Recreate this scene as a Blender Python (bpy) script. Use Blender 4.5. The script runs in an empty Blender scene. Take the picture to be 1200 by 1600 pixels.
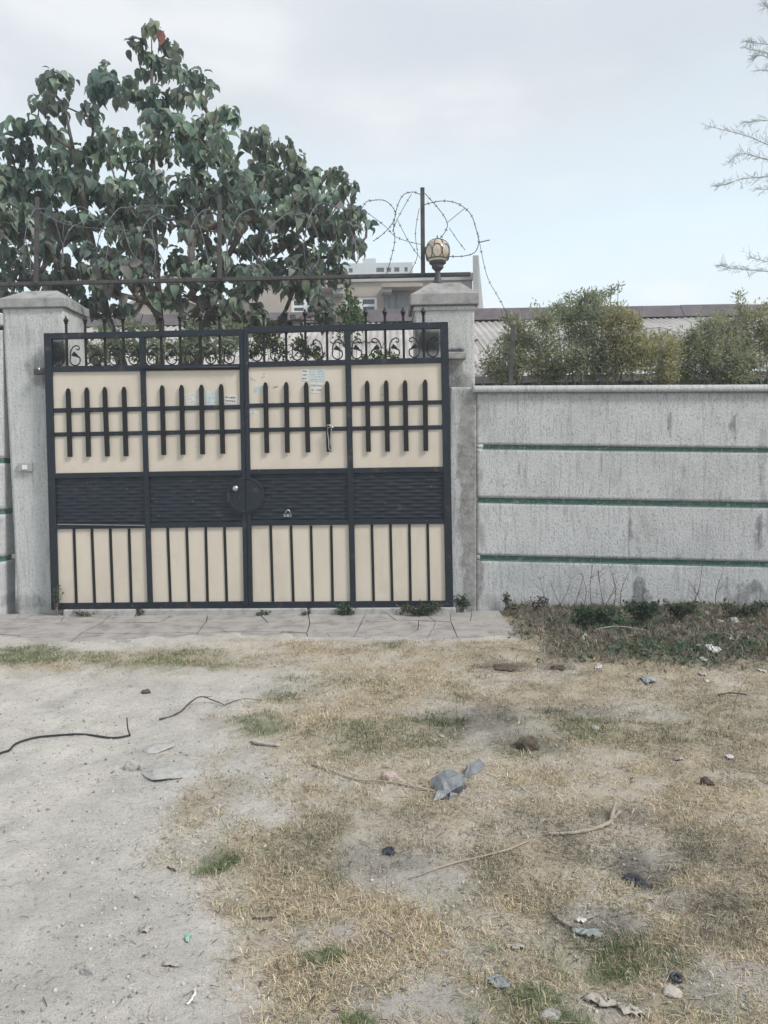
import bpy, math, random
import numpy as np
from mathutils import Vector, Matrix, noise as mnoise

S = bpy.context.scene
C = S.collection
random.seed(7)
RNG = np.random.default_rng(11)

# ------------------------------------------------------------------ camera
CAM_H, PITCH, ROLL, F = 1.6, math.radians(4.0), math.radians(1.0), 1200.0
camd = bpy.data.cameras.new('camera')
camd.sensor_fit = 'HORIZONTAL'
camd.sensor_width = 36.0
camd.lens = 36.0
camd.clip_start = 0.05
camd.clip_end = 3000.0
cam = bpy.data.objects.new('camera', camd)
C.objects.link(cam)
CM = Matrix.Rotation(math.pi / 2 - PITCH, 4, 'X') @ Matrix.Rotation(-ROLL, 4, 'Z')
CM.translation = (0, 0, CAM_H)
cam.matrix_world = CM
S.camera = cam

# ------------------------------------------------------------------ light
TO_SUN = Vector((0.62, -0.34, 0.72)).normalized()
SUN_EL = math.asin(TO_SUN.z)
SUN_ROT = math.atan2(TO_SUN.x, TO_SUN.y)
sund = bpy.data.lights.new('sun', 'SUN')
sund.energy = 2.2
sund.angle = math.radians(14)
sund.color = (1.0, 0.955, 0.9)
sun = bpy.data.objects.new('sun', sund)
sun.rotation_euler = TO_SUN.to_track_quat('Z', 'Y').to_euler()
C.objects.link(sun)

world = bpy.data.worlds.new('World')
S.world = world
world.use_nodes = True
wt = world.node_tree
wt.nodes.clear()


def NN(nt, t, **kw):
    n = nt.nodes.new(t)
    for k, v in kw.items():
        if k in ('inputs',):
            for kk, vv in v.items():
                n.inputs[kk].default_value = vv
        else:
            setattr(n, k, v)
    return n


def ramp(nt, src, stops):
    r = nt.nodes.new('ShaderNodeValToRGB')
    e = r.color_ramp.elements
    while len(e) < len(stops):
        e.new(0.5)
    for i, (p, c) in enumerate(stops):
        e[i].position = p
        e[i].color = (c, c, c, 1) if not hasattr(c, '__len__') else (*c, 1)
    nt.links.new(src, r.inputs[0])
    return r.outputs[0]


def mix(nt, fac, a, b, mode='MIX'):
    m = nt.nodes.new('ShaderNodeMix')
    m.data_type = 'RGBA'
    m.blend_type = mode
    for i, s in ((0, fac), (6, a), (7, b)):
        if hasattr(s, 'is_output'):
            nt.links.new(s, m.inputs[i])
        elif i == 0:
            m.inputs[0].default_value = s
        else:
            m.inputs[i].default_value = (*s, 1)
    return m.outputs[2]


def math_n(nt, op, a, b=None):
    m = nt.nodes.new('ShaderNodeMath')
    m.operation = op
    for i, s in ((0, a), (1, b)):
        if s is None:
            continue
        if hasattr(s, 'is_output'):
            nt.links.new(s, m.inputs[i])
        else:
            m.inputs[i].default_value = s
    return m.outputs[0]


sky = NN(wt, 'ShaderNodeTexSky', sky_type='NISHITA', sun_disc=False, sun_elevation=SUN_EL,
         sun_rotation=SUN_ROT, altitude=2300, air_density=1.0, dust_density=2.5, ozone_density=1.0)
tc = NN(wt, 'ShaderNodeTexCoord')
sep = NN(wt, 'ShaderNodeSeparateXYZ')
wt.links.new(tc.outputs['Generated'], sep.inputs[0])
mp = NN(wt, 'ShaderNodeMapping')
mp.inputs['Scale'].default_value = (1.6, 1.6, 4.5)
mp.inputs['Location'].default_value = (0.3, 0.2, 0.55)
wt.links.new(tc.outputs['Generated'], mp.inputs[0])
nz = NN(wt, 'ShaderNodeTexNoise', inputs={'Scale': 2.2, 'Detail': 5.0, 'Roughness': 0.5})
wt.links.new(mp.outputs[0], nz.inputs['Vector'])
# elevation bent a little by the noise: high veil of grey cloud, pale blue gap, white haze at the horizon
zz = math_n(wt, 'ADD', sep.outputs[2], math_n(wt, 'MULTIPLY', math_n(wt, 'SUBTRACT', nz.outputs[0], 0.5), 0.16))
K = 8.2
cloud_c = ramp(wt, nz.outputs[0], [(0.34, (0.60, 0.645, 0.685)), (0.52, (0.66, 0.69, 0.715)), (0.68, (0.78, 0.80, 0.81))])
haze_c = (0.86, 0.965, 0.985)
blue = mix(wt, 0.62, (0.72, 0.85, 0.92), (0.72, 0.85, 0.92))
low = mix(wt, ramp(wt, zz, [(0.14, 0.0), (0.30, 1.0)]), haze_c, blue)
# bright cloud banks low over the roofs
nz2 = NN(wt, 'ShaderNodeTexNoise', inputs={'Scale': 5.0, 'Detail': 6.0, 'Roughness': 0.55})
wt.links.new(mp.outputs[0], nz2.inputs['Vector'])
bank = math_n(wt, 'MULTIPLY', ramp(wt, nz2.outputs[0], [(0.5, 0.0), (0.6, 1.0)]), ramp(wt, sep.outputs[2], [(0.12, 1.0), (0.24, 0.0)]))
low = mix(wt, bank, low, (1.0, 1.0, 0.985))
allc = mix(wt, ramp(wt, zz, [(0.27, 0.0), (0.40, 1.0)]), low, cloud_c)
allc10 = mix(wt, 1.0, allc, (K, K, K), 'MULTIPLY')
final = mix(wt, 0.9, sky.outputs[0], allc10)
bg = NN(wt, 'ShaderNodeBackground', inputs={'Strength': 0.1})
wt.links.new(final, bg.inputs[0])
wo = NN(wt, 'ShaderNodeOutputWorld')
wt.links.new(bg.outputs[0], wo.inputs[0])

vs = S.view_settings
vs.view_transform = 'Standard'
vs.look = 'None'
vs.exposure = 0.68
vs.gamma = 1.0
vs.use_curve_mapping = False

# ------------------------------------------------------------------ pixel measurements -> real points
SLOPE = -0.012


def ray(u, v):
    d = CM.to_3x3() @ Vector(((u - 600) / F, (800 - v) / F, -1.0))
    return d


def P(u, v, Y):
    d = ray(u, v)
    t = Y / d.y
    return Vector((d.x * t, Y, CAM_H + d.z * t))


def W(u, v):
    d = ray(u, v)
    t = CAM_H / (SLOPE * d.x - d.z)
    return Vector((d.x * t, d.y * t, CAM_H + d.z * t))


YW = 7.96     # front of wall and pillars
YG = 7.87     # gate plane
PX = YW / F   # metres per photo pixel at the wall


# ------------------------------------------------------------------ noise
def _hash(ix, iy, seed):
    n = (ix.astype(np.int64) * 374761393 + iy.astype(np.int64) * 668265263 + seed * 1442695041) & 0x7fffffff
    n = ((n ^ (n >> 13)) * 1274126177) & 0x7fffffff
    n = (n ^ (n >> 16)) & 0xffff
    return n / 65535.0


def vnoise(x, y, seed=0):
    x = np.asarray(x, float); y = np.asarray(y, float)
    ix = np.floor(x); iy = np.floor(y)
    fx = x - ix; fy = y - iy
    fx = fx * fx * (3 - 2 * fx); fy = fy * fy * (3 - 2 * fy)
    a = _hash(ix, iy, seed); b = _hash(ix + 1, iy, seed)
    c = _hash(ix, iy + 1, seed); d = _hash(ix + 1, iy + 1, seed)
    return (a * (1 - fx) + b * fx) * (1 - fy) + (c * (1 - fx) + d * fx) * fy


def fbm(x, y, seed=0, o=4):
    s = 0; a = 0.5; t = 0
    for i in range(o):
        s = s + a * vnoise(np.asarray(x) * 2 ** i, np.asarray(y) * 2 ** i, seed + i * 17)
        t += a
        a *= 0.5
    return s / t


def sstep(a, b, x):
    t = np.clip((x - a) / (b - a), 0, 1)
    return t * t * (3 - 2 * t)


# ------------------------------------------------------------------ materials
def M(name, col, rough=0.8, var=0.25, scale=6.0, bump=0.15, bscale=60.0, metal=0.0, spec=0.3, col2=None,
      stretch=(1, 1, 1), attr=None, trans=0.0):
    m = bpy.data.materials.new(name)
    m.use_nodes = True
    nt = m.node_tree
    b = nt.nodes['Principled BSDF']
    b.inputs['Roughness'].default_value = rough
    b.inputs['Metallic'].default_value = metal
    b.inputs['Specular IOR Level'].default_value = spec
    t = nt.nodes.new('ShaderNodeNewGeometry')
    mp = nt.nodes.new('ShaderNodeMapping')
    mp.inputs['Scale'].default_value = stretch
    nt.links.new(t.outputs['Position'], mp.inputs[0])
    n1 = NN(nt, 'ShaderNodeTexNoise', inputs={'Scale': scale, 'Detail': 6.0, 'Roughness': 0.62})
    nt.links.new(mp.outputs[0], n1.inputs['Vector'])
    lo = tuple(c * (1 - var) for c in col) if col2 is None else col2
    hi = tuple(min(1, c * (1 + var * 0.6)) for c in col)
    base = ramp(nt, n1.outputs[0], [(0.3, lo), (0.5, col), (0.72, hi)])
    if attr:
        a = NN(nt, 'ShaderNodeAttribute', attribute_name=attr)
        base = mix(nt, 1.0, a.outputs[0], mix(nt, 1.0, base, (1 / max(col),) * 3, 'MULTIPLY') if var > 0 else (1, 1, 1), 'MULTIPLY')
    nt.links.new(base, b.inputs['Base Color'])
    if bump:
        n2 = NN(nt, 'ShaderNodeTexNoise', inputs={'Scale': bscale, 'Detail': 4.0, 'Roughness': 0.6})
        nt.links.new(mp.outputs[0], n2.inputs['Vector'])
        bp = NN(nt, 'ShaderNodeBump', inputs={'Strength': bump, 'Distance': 0.01})
        nt.links.new(n2.outputs[0], bp.inputs['Height'])
        nt.links.new(bp.outputs[0], b.inputs['Normal'])
    if trans:
        tr = nt.nodes.new('ShaderNodeBsdfTranslucent')
        nt.links.new(base, tr.inputs[0])
        ms = NN(nt, 'ShaderNodeMixShader', inputs={0: trans})
        nt.links.new(b.outputs[0], ms.inputs[1])
        nt.links.new(tr.outputs[0], ms.inputs[2])
        nt.links.new(ms.outputs[0], nt.nodes['Material Output'].inputs[0])
    return m


def plaster(name, white, dirt, cement):
    """Whitewash rolled on rough plaster; 'stain' = grime, 'bare' = where the lime wash has come off."""
    m = bpy.data.materials.new(name)
    m.use_nodes = True
    nt = m.node_tree
    b = nt.nodes['Principled BSDF']
    b.inputs['Roughness'].default_value = 0.92
    b.inputs['Specular IOR Level'].default_value = 0.15
    g = nt.nodes.new('ShaderNodeNewGeometry')

    def nz(sc, scale, det=6, rgh=0.6):
        mp = nt.nodes.new('ShaderNodeMapping')
        mp.inputs['Scale'].default_value = sc
        nt.links.new(g.outputs['Position'], mp.inputs[0])
        n = NN(nt, 'ShaderNodeTexNoise', inputs={'Scale': scale, 'Detail': float(det), 'Roughness': rgh})
        nt.links.new(mp.outputs[0], n.inputs['Vector'])
        return n.outputs[0]
    big = nz((1, 1, 1), 2.2)
    streak = nz((9, 9, 0.9), 3.5, 7, 0.68)
    speck = nz((1, 1, 0.6), 55, 5, 0.7)
    fine = nz((1.6, 1.6, 0.5), 130, 3, 0.6)
    c = ramp(nt, big, [(0.3, tuple(x * 0.82 for x in white)), (0.48, tuple(x * .95 for x in white)), (0.62, white), (.75, tuple(min(1, x * 1.08) for x in white))])
    c = mix(nt, ramp(nt, streak, [(0.5, 0.0), (0.66, 0.5), (0.78, 0.85)]), c, dirt)
    c = mix(nt, ramp(nt, speck, [(0.33, 0.85), (0.47, 0.0)]), c, dirt)
    c = mix(nt, ramp(nt, fine, [(0.36, 0.45), (0.5, 0.0)]), c, dirt)
    a1 = NN(nt, 'ShaderNodeAttribute', attribute_name='bare')
    cem = ramp(nt, nz((1, 1, 1), 14, 7, 0.7), [(0.3, tuple(x * 0.55 for x in cement)), (0.55, cement), (0.75, tuple(x * 1.35 for x in cement))])
    f = math_n(nt, 'ADD', a1.outputs['Fac'], math_n(nt, 'MULTIPLY', math_n(nt, 'SUBTRACT', speck, 0.5), 0.9))
    c = mix(nt, ramp(nt, f, [(0.32, 0.0), (0.78, 0.95)]), c, cem)
    a2 = NN(nt, 'ShaderNodeAttribute', attribute_name='stain')
    f2 = math_n(nt, 'ADD', a2.outputs['Fac'], math_n(nt, 'MULTIPLY', math_n(nt, 'SUBTRACT', streak, 0.5), 0.5))
    f2 = math_n(nt, 'ADD', f2, math_n(nt, 'MULTIPLY', math_n(nt, 'SUBTRACT', speck, 0.5), 0.9))
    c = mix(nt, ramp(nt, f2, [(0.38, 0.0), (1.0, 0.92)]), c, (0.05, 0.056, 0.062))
    nt.links.new(c, b.inputs['Base Color'])
    bp = NN(nt, 'ShaderNodeBump', inputs={'Strength': 0.55, 'Distance': 0.012})
    h = math_n(nt, 'ADD', fine, math_n(nt, 'MULTIPLY', speck, 1.6))
    nt.links.new(h, bp.inputs['Height'])
    nt.links.new(bp.outputs[0], b.inputs['Normal'])
    return m


MAT = dict(
    navy=M('navy_gate_paint', (0.007, 0.0135, 0.024), 0.5, 0.35, 9, 0.08, 90, spec=0.45),
    cream=M('cream_sheet_paint', (0.61, 0.55, 0.465), 0.45, 0.09, 3.5, 0.4, 4, spec=0.35, stretch=(1, 1, .3)),
    bronze=M('brown_black_bar_paint', (0.011, 0.011, 0.013), 0.5, 0.3, 12, 0.1, 90),
    plaster=plaster('lime_washed_plaster', (0.60, 0.61, 0.615), (0.24, 0.245, 0.25), (0.31, 0.305, 0.30)),
    plaster_b=plaster('lime_washed_pillar', (0.595, 0.61, 0.60), (0.29, 0.30, 0.295), (0.27, 0.265, 0.26)),
    green=M('green_groove_paint', (0.075, 0.17, 0.14), 0.85, 0.35, 16, 0.2, 90, col2=(0.22, 0.26, 0.25)),
    cement=M('weathered_cement', (0.30, 0.30, 0.295), 0.92, 0.4, 9, 0.5, 60),
    sill=M('threshold_concrete', (0.36, 0.36, 0.345), 0.9, 0.35, 12, 0.5, 50),
    slab=M('paving_stone', (0.31, 0.292, 0.282), 0.9, 0.38, 6, 0.4, 45),
    rust=M('rusty_steel', (0.075, 0.07, 0.072), 0.7, 0.45, 14, 0.2, 90),
    wire=M('dull_wire', (0.14, 0.145, 0.16), 0.5, 0.3, 30, 0, metal=0.4),
    grey_pl=M('grey_plastic', (0.33, 0.33, 0.33), 0.5, 0.1, 12, 0.03),
    white_pl=M('white_plastic', (0.72, 0.72, 0.70), 0.45, 0.06, 12, 0.02),
    paper=M('white_paper', (0.62, 0.62, 0.60), 0.8, 0.1, 20, 0),
    paper_b=M('pale_blue_paper', (0.50, 0.57, 0.58), 0.8, 0.1, 20, 0),
    ink=M('printed_ink', (0.07, 0.075, 0.10), 0.8, 0.2, 40, 0),
    ink_f=M('faded_ink', (0.27, 0.27, 0.27), 0.8, 0.2, 40, 0),
    steel=M('worn_steel', (0.5, 0.5, 0.5), 0.3, 0.2, 20, 0.05, metal=0.9),
    bark=M('grey_brown_bark', (0.115, 0.098, 0.085), 0.9, 0.4, 14, 0.5, 40, stretch=(1, 1, 0.3)),
    palebr=M('pale_conifer_bark', (0.30, 0.30, 0.29), 0.9, 0.3, 12, 0.2, 50),
    twig=M('pale_twig_bark', (0.20, 0.175, 0.145), 0.9, 0.35, 18, 0.3, 60),
    leaf=M('broad_leaf', (0.1, 0.1, 0.1), 0.72, 0.3, 9, 0.15, 30, attr='Col', trans=0.36, spec=0.2),
    small=M('small_leaf', (0.1, 0.1, 0.1), 0.7, 0.25, 5, 0, attr='Col', trans=0.55, spec=0.25),
    grass=M('grass_blades', (0.1, 0.1, 0.1), 0.8, 0.2, 8, 0, attr='Col', trans=0.2, spec=0.2),
    stone=M('grey_stone', (0.36, 0.355, 0.34), 0.9, 0.3, 22, 0.5, 60),
    pebble=M('pebbles', (0.1, 0.1, 0.1), 0.9, 0.25, 30, 0.3, 80, attr='Col'),
    roof=M('weathered_roof_sheet', (0.43, 0.41, 0.395), 0.7, 0.25, 1.2, 0.1, 20, stretch=(1, 0.25, 1)),
    ridge=M('purple_brown_ridge', (0.12, 0.105, 0.115), 0.75, 0.35, 3.0, 0.15, 20),
    beige=M('beige_render', (0.40, 0.355, 0.31), 0.9, 0.16, 1.2, 0.2, 14),
    pgrey=M('grey_parapet', (0.40, 0.405, 0.40), 0.9, 0.2, 1.2, 0.2, 14),
    farw=M('far_white_render', (0.50, 0.535, 0.55), 0.9, 0.1, 0.5, 0.0),
    wframe=M('white_window_frame', (0.75, 0.76, 0.76), 0.5, 0.05, 3, 0),
    glass=M('dark_window_glass', (0.045, 0.05, 0.062), 0.12, 0.2, 2, 0, spec=0.6),
    tealwall=M('dark_teal_wall', (0.05, 0.075, 0.095), 0.7, 0.25, 3, 0.1),
    lampm=M('grey_lamp_paint', (0.075, 0.078, 0.082), 0.5, 0.3, 20, 0.05),
    cable=M('black_cable', (0.03, 0.03, 0.032), 0.6, 0.2, 20, 0),
    stick=M('dead_wood', (0.33, 0.285, 0.23), 0.9, 0.3, 20, 0.4, 70),
    darkstick=M('dark_dead_wood', (0.10, 0.085, 0.07), 0.9, 0.3, 20, 0.4, 70),
    bagm=M('grey_plastic_film', (0.17, 0.185, 0.205), 0.45, 0.3, 9, 0.2, 30, spec=0.5),
    darkfilm=M('black_plastic_film', (0.035, 0.04, 0.055), 0.4, 0.4, 9, 0.2, 30, spec=0.5),
    whitefilm=M('white_plastic_film', (0.56, 0.56, 0.55), 0.5, 0.15, 9, 0.1, 30),
    greyrag=M('grey_rag', (0.27, 0.30, 0.30), 0.85, 0.35, 14, 0.3, 50),
    greenfilm=M('faded_green_plastic', (0.28, 0.50, 0.41), 0.5, 0.2, 9, 0.1, 30),
    palewood=M('pale_crumpled_plastic', (0.40, 0.37, 0.33), 0.8, 0.2, 14, 0.3, 50),
    pinkbrick=M('pale_pink_brick', (0.40, 0.33, 0.29), 0.9, 0.2, 20, 0.4, 60),
    clod=M('brown_clod', (0.10, 0.082, 0.066), 0.95, 0.4, 25, 0.8, 60),
)


def flecks(m, col, lo, hi, scale, strength=1.0):
    nt = m.node_tree
    b = nt.nodes['Principled BSDF']
    src = b.inputs['Base Color'].links[0].from_socket
    g = nt.nodes.new('ShaderNodeNewGeometry')
    n = NN(nt, 'ShaderNodeTexNoise', inputs={'Scale': float(scale), 'Detail': 3.0, 'Roughness': 0.6})
    nt.links.new(g.outputs['Position'], n.inputs['Vector'])
    nt.links.new(mix(nt, ramp(nt, n.outputs[0], [(lo, 0.0), (hi, strength)]), src, col), b.inputs['Base Color'])


flecks(MAT['navy'], (0.32, 0.31, 0.30), 0.70, 0.74, 42, .8)
flecks(MAT['navy'], (0.07, 0.045, 0.03), 0.62, 0.72, 9, .7)
flecks(MAT['cream'], (0.33, 0.27, 0.20), 0.70, 0.76, 26, .6)
flecks(MAT['cream'], (0.45, 0.40, 0.33), 0.56, 0.75, 3, .35)
flecks(MAT["slab"], (0.35, 0.33, 0.305), 0.46, 0.66, 2.6, .6)
flecks(MAT['slab'], (0.12, 0.115, 0.10), 0.60, 0.70, 7, .55)
flecks(MAT['green'], (0.42, 0.44, 0.43), 0.60, 0.66, 30, .7)

# lamp glass: pale amber, slightly see-through
def glass_mat():
    m = M('amber_bubble_glass', (0.80, 0.70, 0.57), 0.25, 0.25, 14, 0.25, 25, spec=0.6)
    m.node_tree.nodes['Principled BSDF'].inputs['Transmission Weight'].default_value = 0.45
    return m


MAT['amber'] = glass_mat()

# ------------------------------------------------------------------ object helpers
WPOS = {}


def thing(name, label, cat, loc, group=None):
    o = bpy.data.objects.new(name, None)
    o.empty_display_size = 0.1
    C.objects.link(o)
    o.location = loc
    WPOS[o] = Vector(loc)
    o['label'] = label
    o['category'] = cat
    if group:
        o['group'] = group
    return o


def tag(o, label, cat, group=None):
    o['label'] = label
    o['category'] = cat
    if group:
        o['group'] = group
    return o


def link(name, me, mat, parent=None, origin=(0, 0, 0), label=None, kind=None):
    o = bpy.data.objects.new(name, me)
    C.objects.link(o)
    if mat is not None and len(me.materials) == 0:
        me.materials.append(mat)
    origin = Vector(origin)
    if parent is not None:
        o.parent = parent
        o.location = origin - WPOS[parent]
    else:
        o.location = origin
    WPOS[o] = origin
    if label:
        o['label'] = label
    if kind:
        o['kind'] = kind
    return o


class MB:
    def __init__(s):
        s.v = []
        s.f = []

    def add(s, vs, fs):
        n = len(s.v)
        s.v += [Vector(p) for p in vs]
        s.f += [tuple(i + n for i in f) for f in fs]
        return s

    def box(s, a, b):
        x0, y0, z0 = a
        x1, y1, z1 = b
        return s.add([(x0, y0, z0), (x1, y0, z0), (x1, y1, z0), (x0, y1, z0), (x0, y0, z1), (x1, y0, z1), (x1, y1, z1), (x0, y1, z1)],
                     [(0, 3, 2, 1), (4, 5, 6, 7), (0, 1, 5, 4), (1, 2, 6, 5), (2, 3, 7, 6), (3, 0, 4, 7)])

    def prism(s, pts, d0, d1):
        """polygon given in the XZ plane (anticlockwise from the front), from y-offset d0 (front) to d1"""
        n = len(pts)
        vs = [(p.x, p.y + d0, p.z) for p in pts] + [(p.x, p.y + d1, p.z) for p in pts]
        fs = [tuple(range(n)), tuple(range(2 * n - 1, n - 1, -1))]
        fs += [(i, i + n, (i + 1) % n + n, (i + 1) % n) for i in range(n)]
        return s.add(vs, fs)

    def bar(s, a, b, w, d):
        a = Vector(a); b = Vector(b)
        t = (b - a).normalized()
        n = Vector((-t.z, 0, t.x)) * (w / 2)
        return s.prism([a - n, b - n, b + n, a + n], -d / 2, d / 2)

    def tube(s, pts, r, n=6, caps=True):
        pts = [Vector(p) for p in pts]
        rs = r if hasattr(r, '__len__') else [r] * len(pts)
        base = len(s.v)
        up = Vector((0.12, 0.31, 0.94)).normalized()
        for i, p in enumerate(pts):
            t = (pts[min(i + 1, len(pts) - 1)] - pts[max(i - 1, 0)]).normalized()
            if t.length == 0:
                t = Vector((0, 0, 1))
            a = t.cross(up)
            if a.length < 0.05:
                a = t.cross(Vector((1, 0, 0)))
            a.normalize()
            b = t.cross(a)
            for k in range(n):
                an = 2 * math.pi * k / n
                s.v.append(p + (a * math.cos(an) + b * math.sin(an)) * rs[i])
        for i in range(len(pts) - 1):
            for k in range(n):
                q = base + i * n
                s.f.append((q + k, q + (k + 1) % n, q + n + (k + 1) % n, q + n + k))
        if caps:
            s.f.append(tuple(base + k for k in range(n - 1, -1, -1)))
            q = base + (len(pts) - 1) * n
            s.f.append(tuple(q + k for k in range(n)))
        return s

    def lathe(s, c, prof, n=12):
        """prof: list of (radius, z)"""
        base = len(s.v)
        for r, z in prof:
            for k in range(n):
                an = 2 * math.pi * k / n
                s.v.append(Vector(c) + Vector((math.cos(an) * r, math.sin(an) * r, z)))
        for i in range(len(prof) - 1):
            for k in range(n):
                q = base + i * n
                s.f.append((q + k, q + (k + 1) % n, q + n + (k + 1) % n, q + n + k))
        s.f.append(tuple(base + k for k in range(n - 1, -1, -1)))
        q = base + (len(prof) - 1) * n
        s.f.append(tuple(q + k for k in range(n)))
        return s

    def build(s, name, mat, parent=None, smooth=False, label=None, kind=None, origin=None, bevel=0):
        if origin is None:
            lo = Vector((min(p.x for p in s.v), min(p.y for p in s.v), min(p.z for p in s.v)))
            hi = Vector((max(p.x for p in s.v), max(p.y for p in s.v), max(p.z for p in s.v)))
            origin = Vector(((lo.x + hi.x) / 2, (lo.y + hi.y) / 2, lo.z))
        me = bpy.data.meshes.new(name)
        me.from_pydata([tuple(p - Vector(origin)) for p in s.v], [], s.f)
        me.update()
        if smooth:
            me.polygons.foreach_set('use_smooth', [True] * len(me.polygons))
        o = link(name, me, mat, parent, origin, label, kind)
        if bevel:
            b = o.modifiers.new('bevel', 'BEVEL')
            b.width = bevel
            b.segments = 2
            b.limit_method = 'ANGLE'
        return o


def np_mesh(name, verts, faces, mat, parent=None, origin=(0, 0, 0), col=None, smooth=False, kind=None, attrs=None, label=None):
    """verts (n,3) world, faces (m,k) one polygon size"""
    me = bpy.data.meshes.new(name)
    n = len(verts); m, k = faces.shape
    me.vertices.add(n)
    me.vertices.foreach_set('co', (np.asarray(verts, np.float32) - np.array(origin, np.float32)).ravel())
    me.loops.add(m * k)
    me.loops.foreach_set('vertex_index', faces.astype(np.int32).ravel())
    me.polygons.add(m)
    me.polygons.foreach_set('loop_start', np.arange(0, m * k, k, dtype=np.int32))
    me.polygons.foreach_set('loop_total', np.full(m, k, np.int32))
    if smooth:
        me.polygons.foreach_set('use_smooth', np.ones(m, bool))
    me.update()
    me.validate()
    if col is not None:
        a = me.attributes.new('Col', 'FLOAT_COLOR', 'POINT')
        c4 = np.ones((n, 4), np.float32)
        c4[:, :3] = col
        a.data.foreach_set('color', c4.ravel())
    for nm, val in (attrs or {}).items():
        a = me.attributes.new(nm, 'FLOAT', 'POINT')
        a.data.foreach_set('value', np.asarray(val, np.float32))
    return link(name, me, mat, parent, origin, label, kind)


def scatter(tv, tf, pos, ax, ay, az, col):
    """copies of a template (tv (k,3), tf (m,3)) at pos with axis vectors (already scaled); returns verts, faces, colours"""
    n = len(pos); k = len(tv)
    v = pos[:, None, :] + tv[None, :, 0, None] * ax[:, None, :] + tv[None, :, 1, None] * ay[:, None, :] + tv[None, :, 2, None] * az[:, None, :]
    f = tf[None] + (np.arange(n) * k)[:, None, None]
    c = np.repeat(col, k, axis=0)
    return v.reshape(-1, 3), f.reshape(-1, tf.shape[1]), c


def unit(v):
    return v / np.maximum(np.linalg.norm(v, axis=-1, keepdims=True), 1e-9)


def frames(d, up):
    """d = long axis; up ~ normal hint. returns (side, d, normal)"""
    d = unit(d)
    s = unit(np.cross(d, up))
    return s, d, np.cross(s, d)


# ------------------------------------------------------------------ ground
def ell(u, v, ru, rv):
    c = W(u, v)
    rx = ru * c.y / F
    ry = max(0.02, (W(u, v - rv).y - W(u, v + rv).y) / 2)
    return c.x, c.y, rx, ry


def emask(x, y, lst, seed=3, rough=0.55):
    out = np.zeros_like(x)
    n = (fbm(x * 5, y * 5, seed) - 0.5) * 1.1 + (fbm(x * 17, y * 17, seed + 40, 3) - 0.5) * 0.9
    for (u, v, ru, rv, s) in lst:
        cx, cy, rx, ry = ell(u, v, ru, rv)
        d = np.sqrt(((x - cx) / rx) ** 2 + ((y - cy) / ry) ** 2) + n * rough * 2
        out = np.maximum(out, s * (1 - sstep(0.35, 1.4, d)))
    return out


GREEN = [(25, 1026, 80, 16, 1.0), (410, 1132, 48, 17, 0.95), (440, 1088, 34, 10, .7), (338, 1338, 42, 24, 1), (695, 1132, 60, 15, .8),
         (505, 1492, 36, 11, .9), (560, 1588, 34, 16, .9), (890, 1590, 38, 16, .9), (950, 1512, 50, 14, .85), (900, 1135, 70, 14, .55),
         (1050, 1022, 160, 16, .6), (940, 980, 70, 16, 1), (610, 1010, 26, 8, .6), (270, 1032, 130, 20, .5), (830, 1552, 60, 14, .7),
         (560, 1135, 50, 14, .5), (520, 1355, 30, 14, .5), (770, 1470, 40, 16, .4), (150, 1030, 60, 14, .5), (800, 1180, 50, 10, .4),
         (480, 1060, 60, 10, .4), (1090, 1150, 60, 14, .35), (690, 1090, 60, 9, .4), (930, 1480, 60, 16, .5), (860, 1170, 50, 10, .5)]
GREEN += [(880, 1135, 170, 34, .42), (640, 1150, 140, 34, .42), (960, 1490, 150, 44, .45), (480, 1330, 80, 60, .22), (1080, 1565, 120, 30, .4), (700, 1400, 110, 44, .28), (820, 1565, 120, 40, .42), (1120, 1110, 120, 20, .25), (560, 1070, 140, 16, .3)]
BARE = [(620, 1352, 100, 34, .75), (640, 1560, 100, 44, .8), (510, 1452, 70, 24, .7), (770, 1130, 120, 30, .6), (1125, 1530, 110, 46, .8),
        (960, 1565, 80, 34, .7), (720, 1480, 50, 16, .4), (930, 1435, 80, 26, .4), (1110, 1400, 110, 24, .35), (640, 1230, 46, 14, .35), (510, 1212, 50, 20, .5),
        (1000, 1340, 60, 30, .3), (740, 1500, 44, 14, .45), (560, 1310, 60, 20, .3), (1010, 1120, 60, 12, .3), (860, 1240, 60, 16, .3)]
DARK = [(745, 1122, 90, 24, .9), (830, 1160, 60, 18, .9), (1000, 1362, 46, 30, .95), (1110, 1405, 100, 20, .9), (930, 1440, 70, 26, .75),
        (600, 1335, 60, 20, .5), (900, 1110, 60, 8, .7), (960, 1275, 50, 14, .5), (790, 1042, 40, 6, .8), (870, 1043, 30, 5, .8), (640, 1345, 40, 12, .5), (1060, 1330, 40, 14, .5), (870, 1290, 90, 20, .35), (905, 1330, 60, 20, .35)]
_bd = [(470, 1050), (430, 1085), (385, 1115), (390, 1160), (400, 1190), (335, 1228), (365, 1290), (312, 1335), (375, 1400), (425, 1480), (470, 1560), (520, 1640)]
_bw = sorted([(W(u, v).y, W(u, v).x) for u, v in _bd])
_BY = np.array([a for a, b in _bw]); _BX = np.array([b for a, b in _bw])
PAVE_Y0 = W(400, 1003).y          # front edge of the paving
PAVE_X1 = P(787, 968, 7.6).x      # its end beside the boundary wall


def slope_z(x):
    return SLOPE * np.clip(x, -6, 6)


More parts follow.
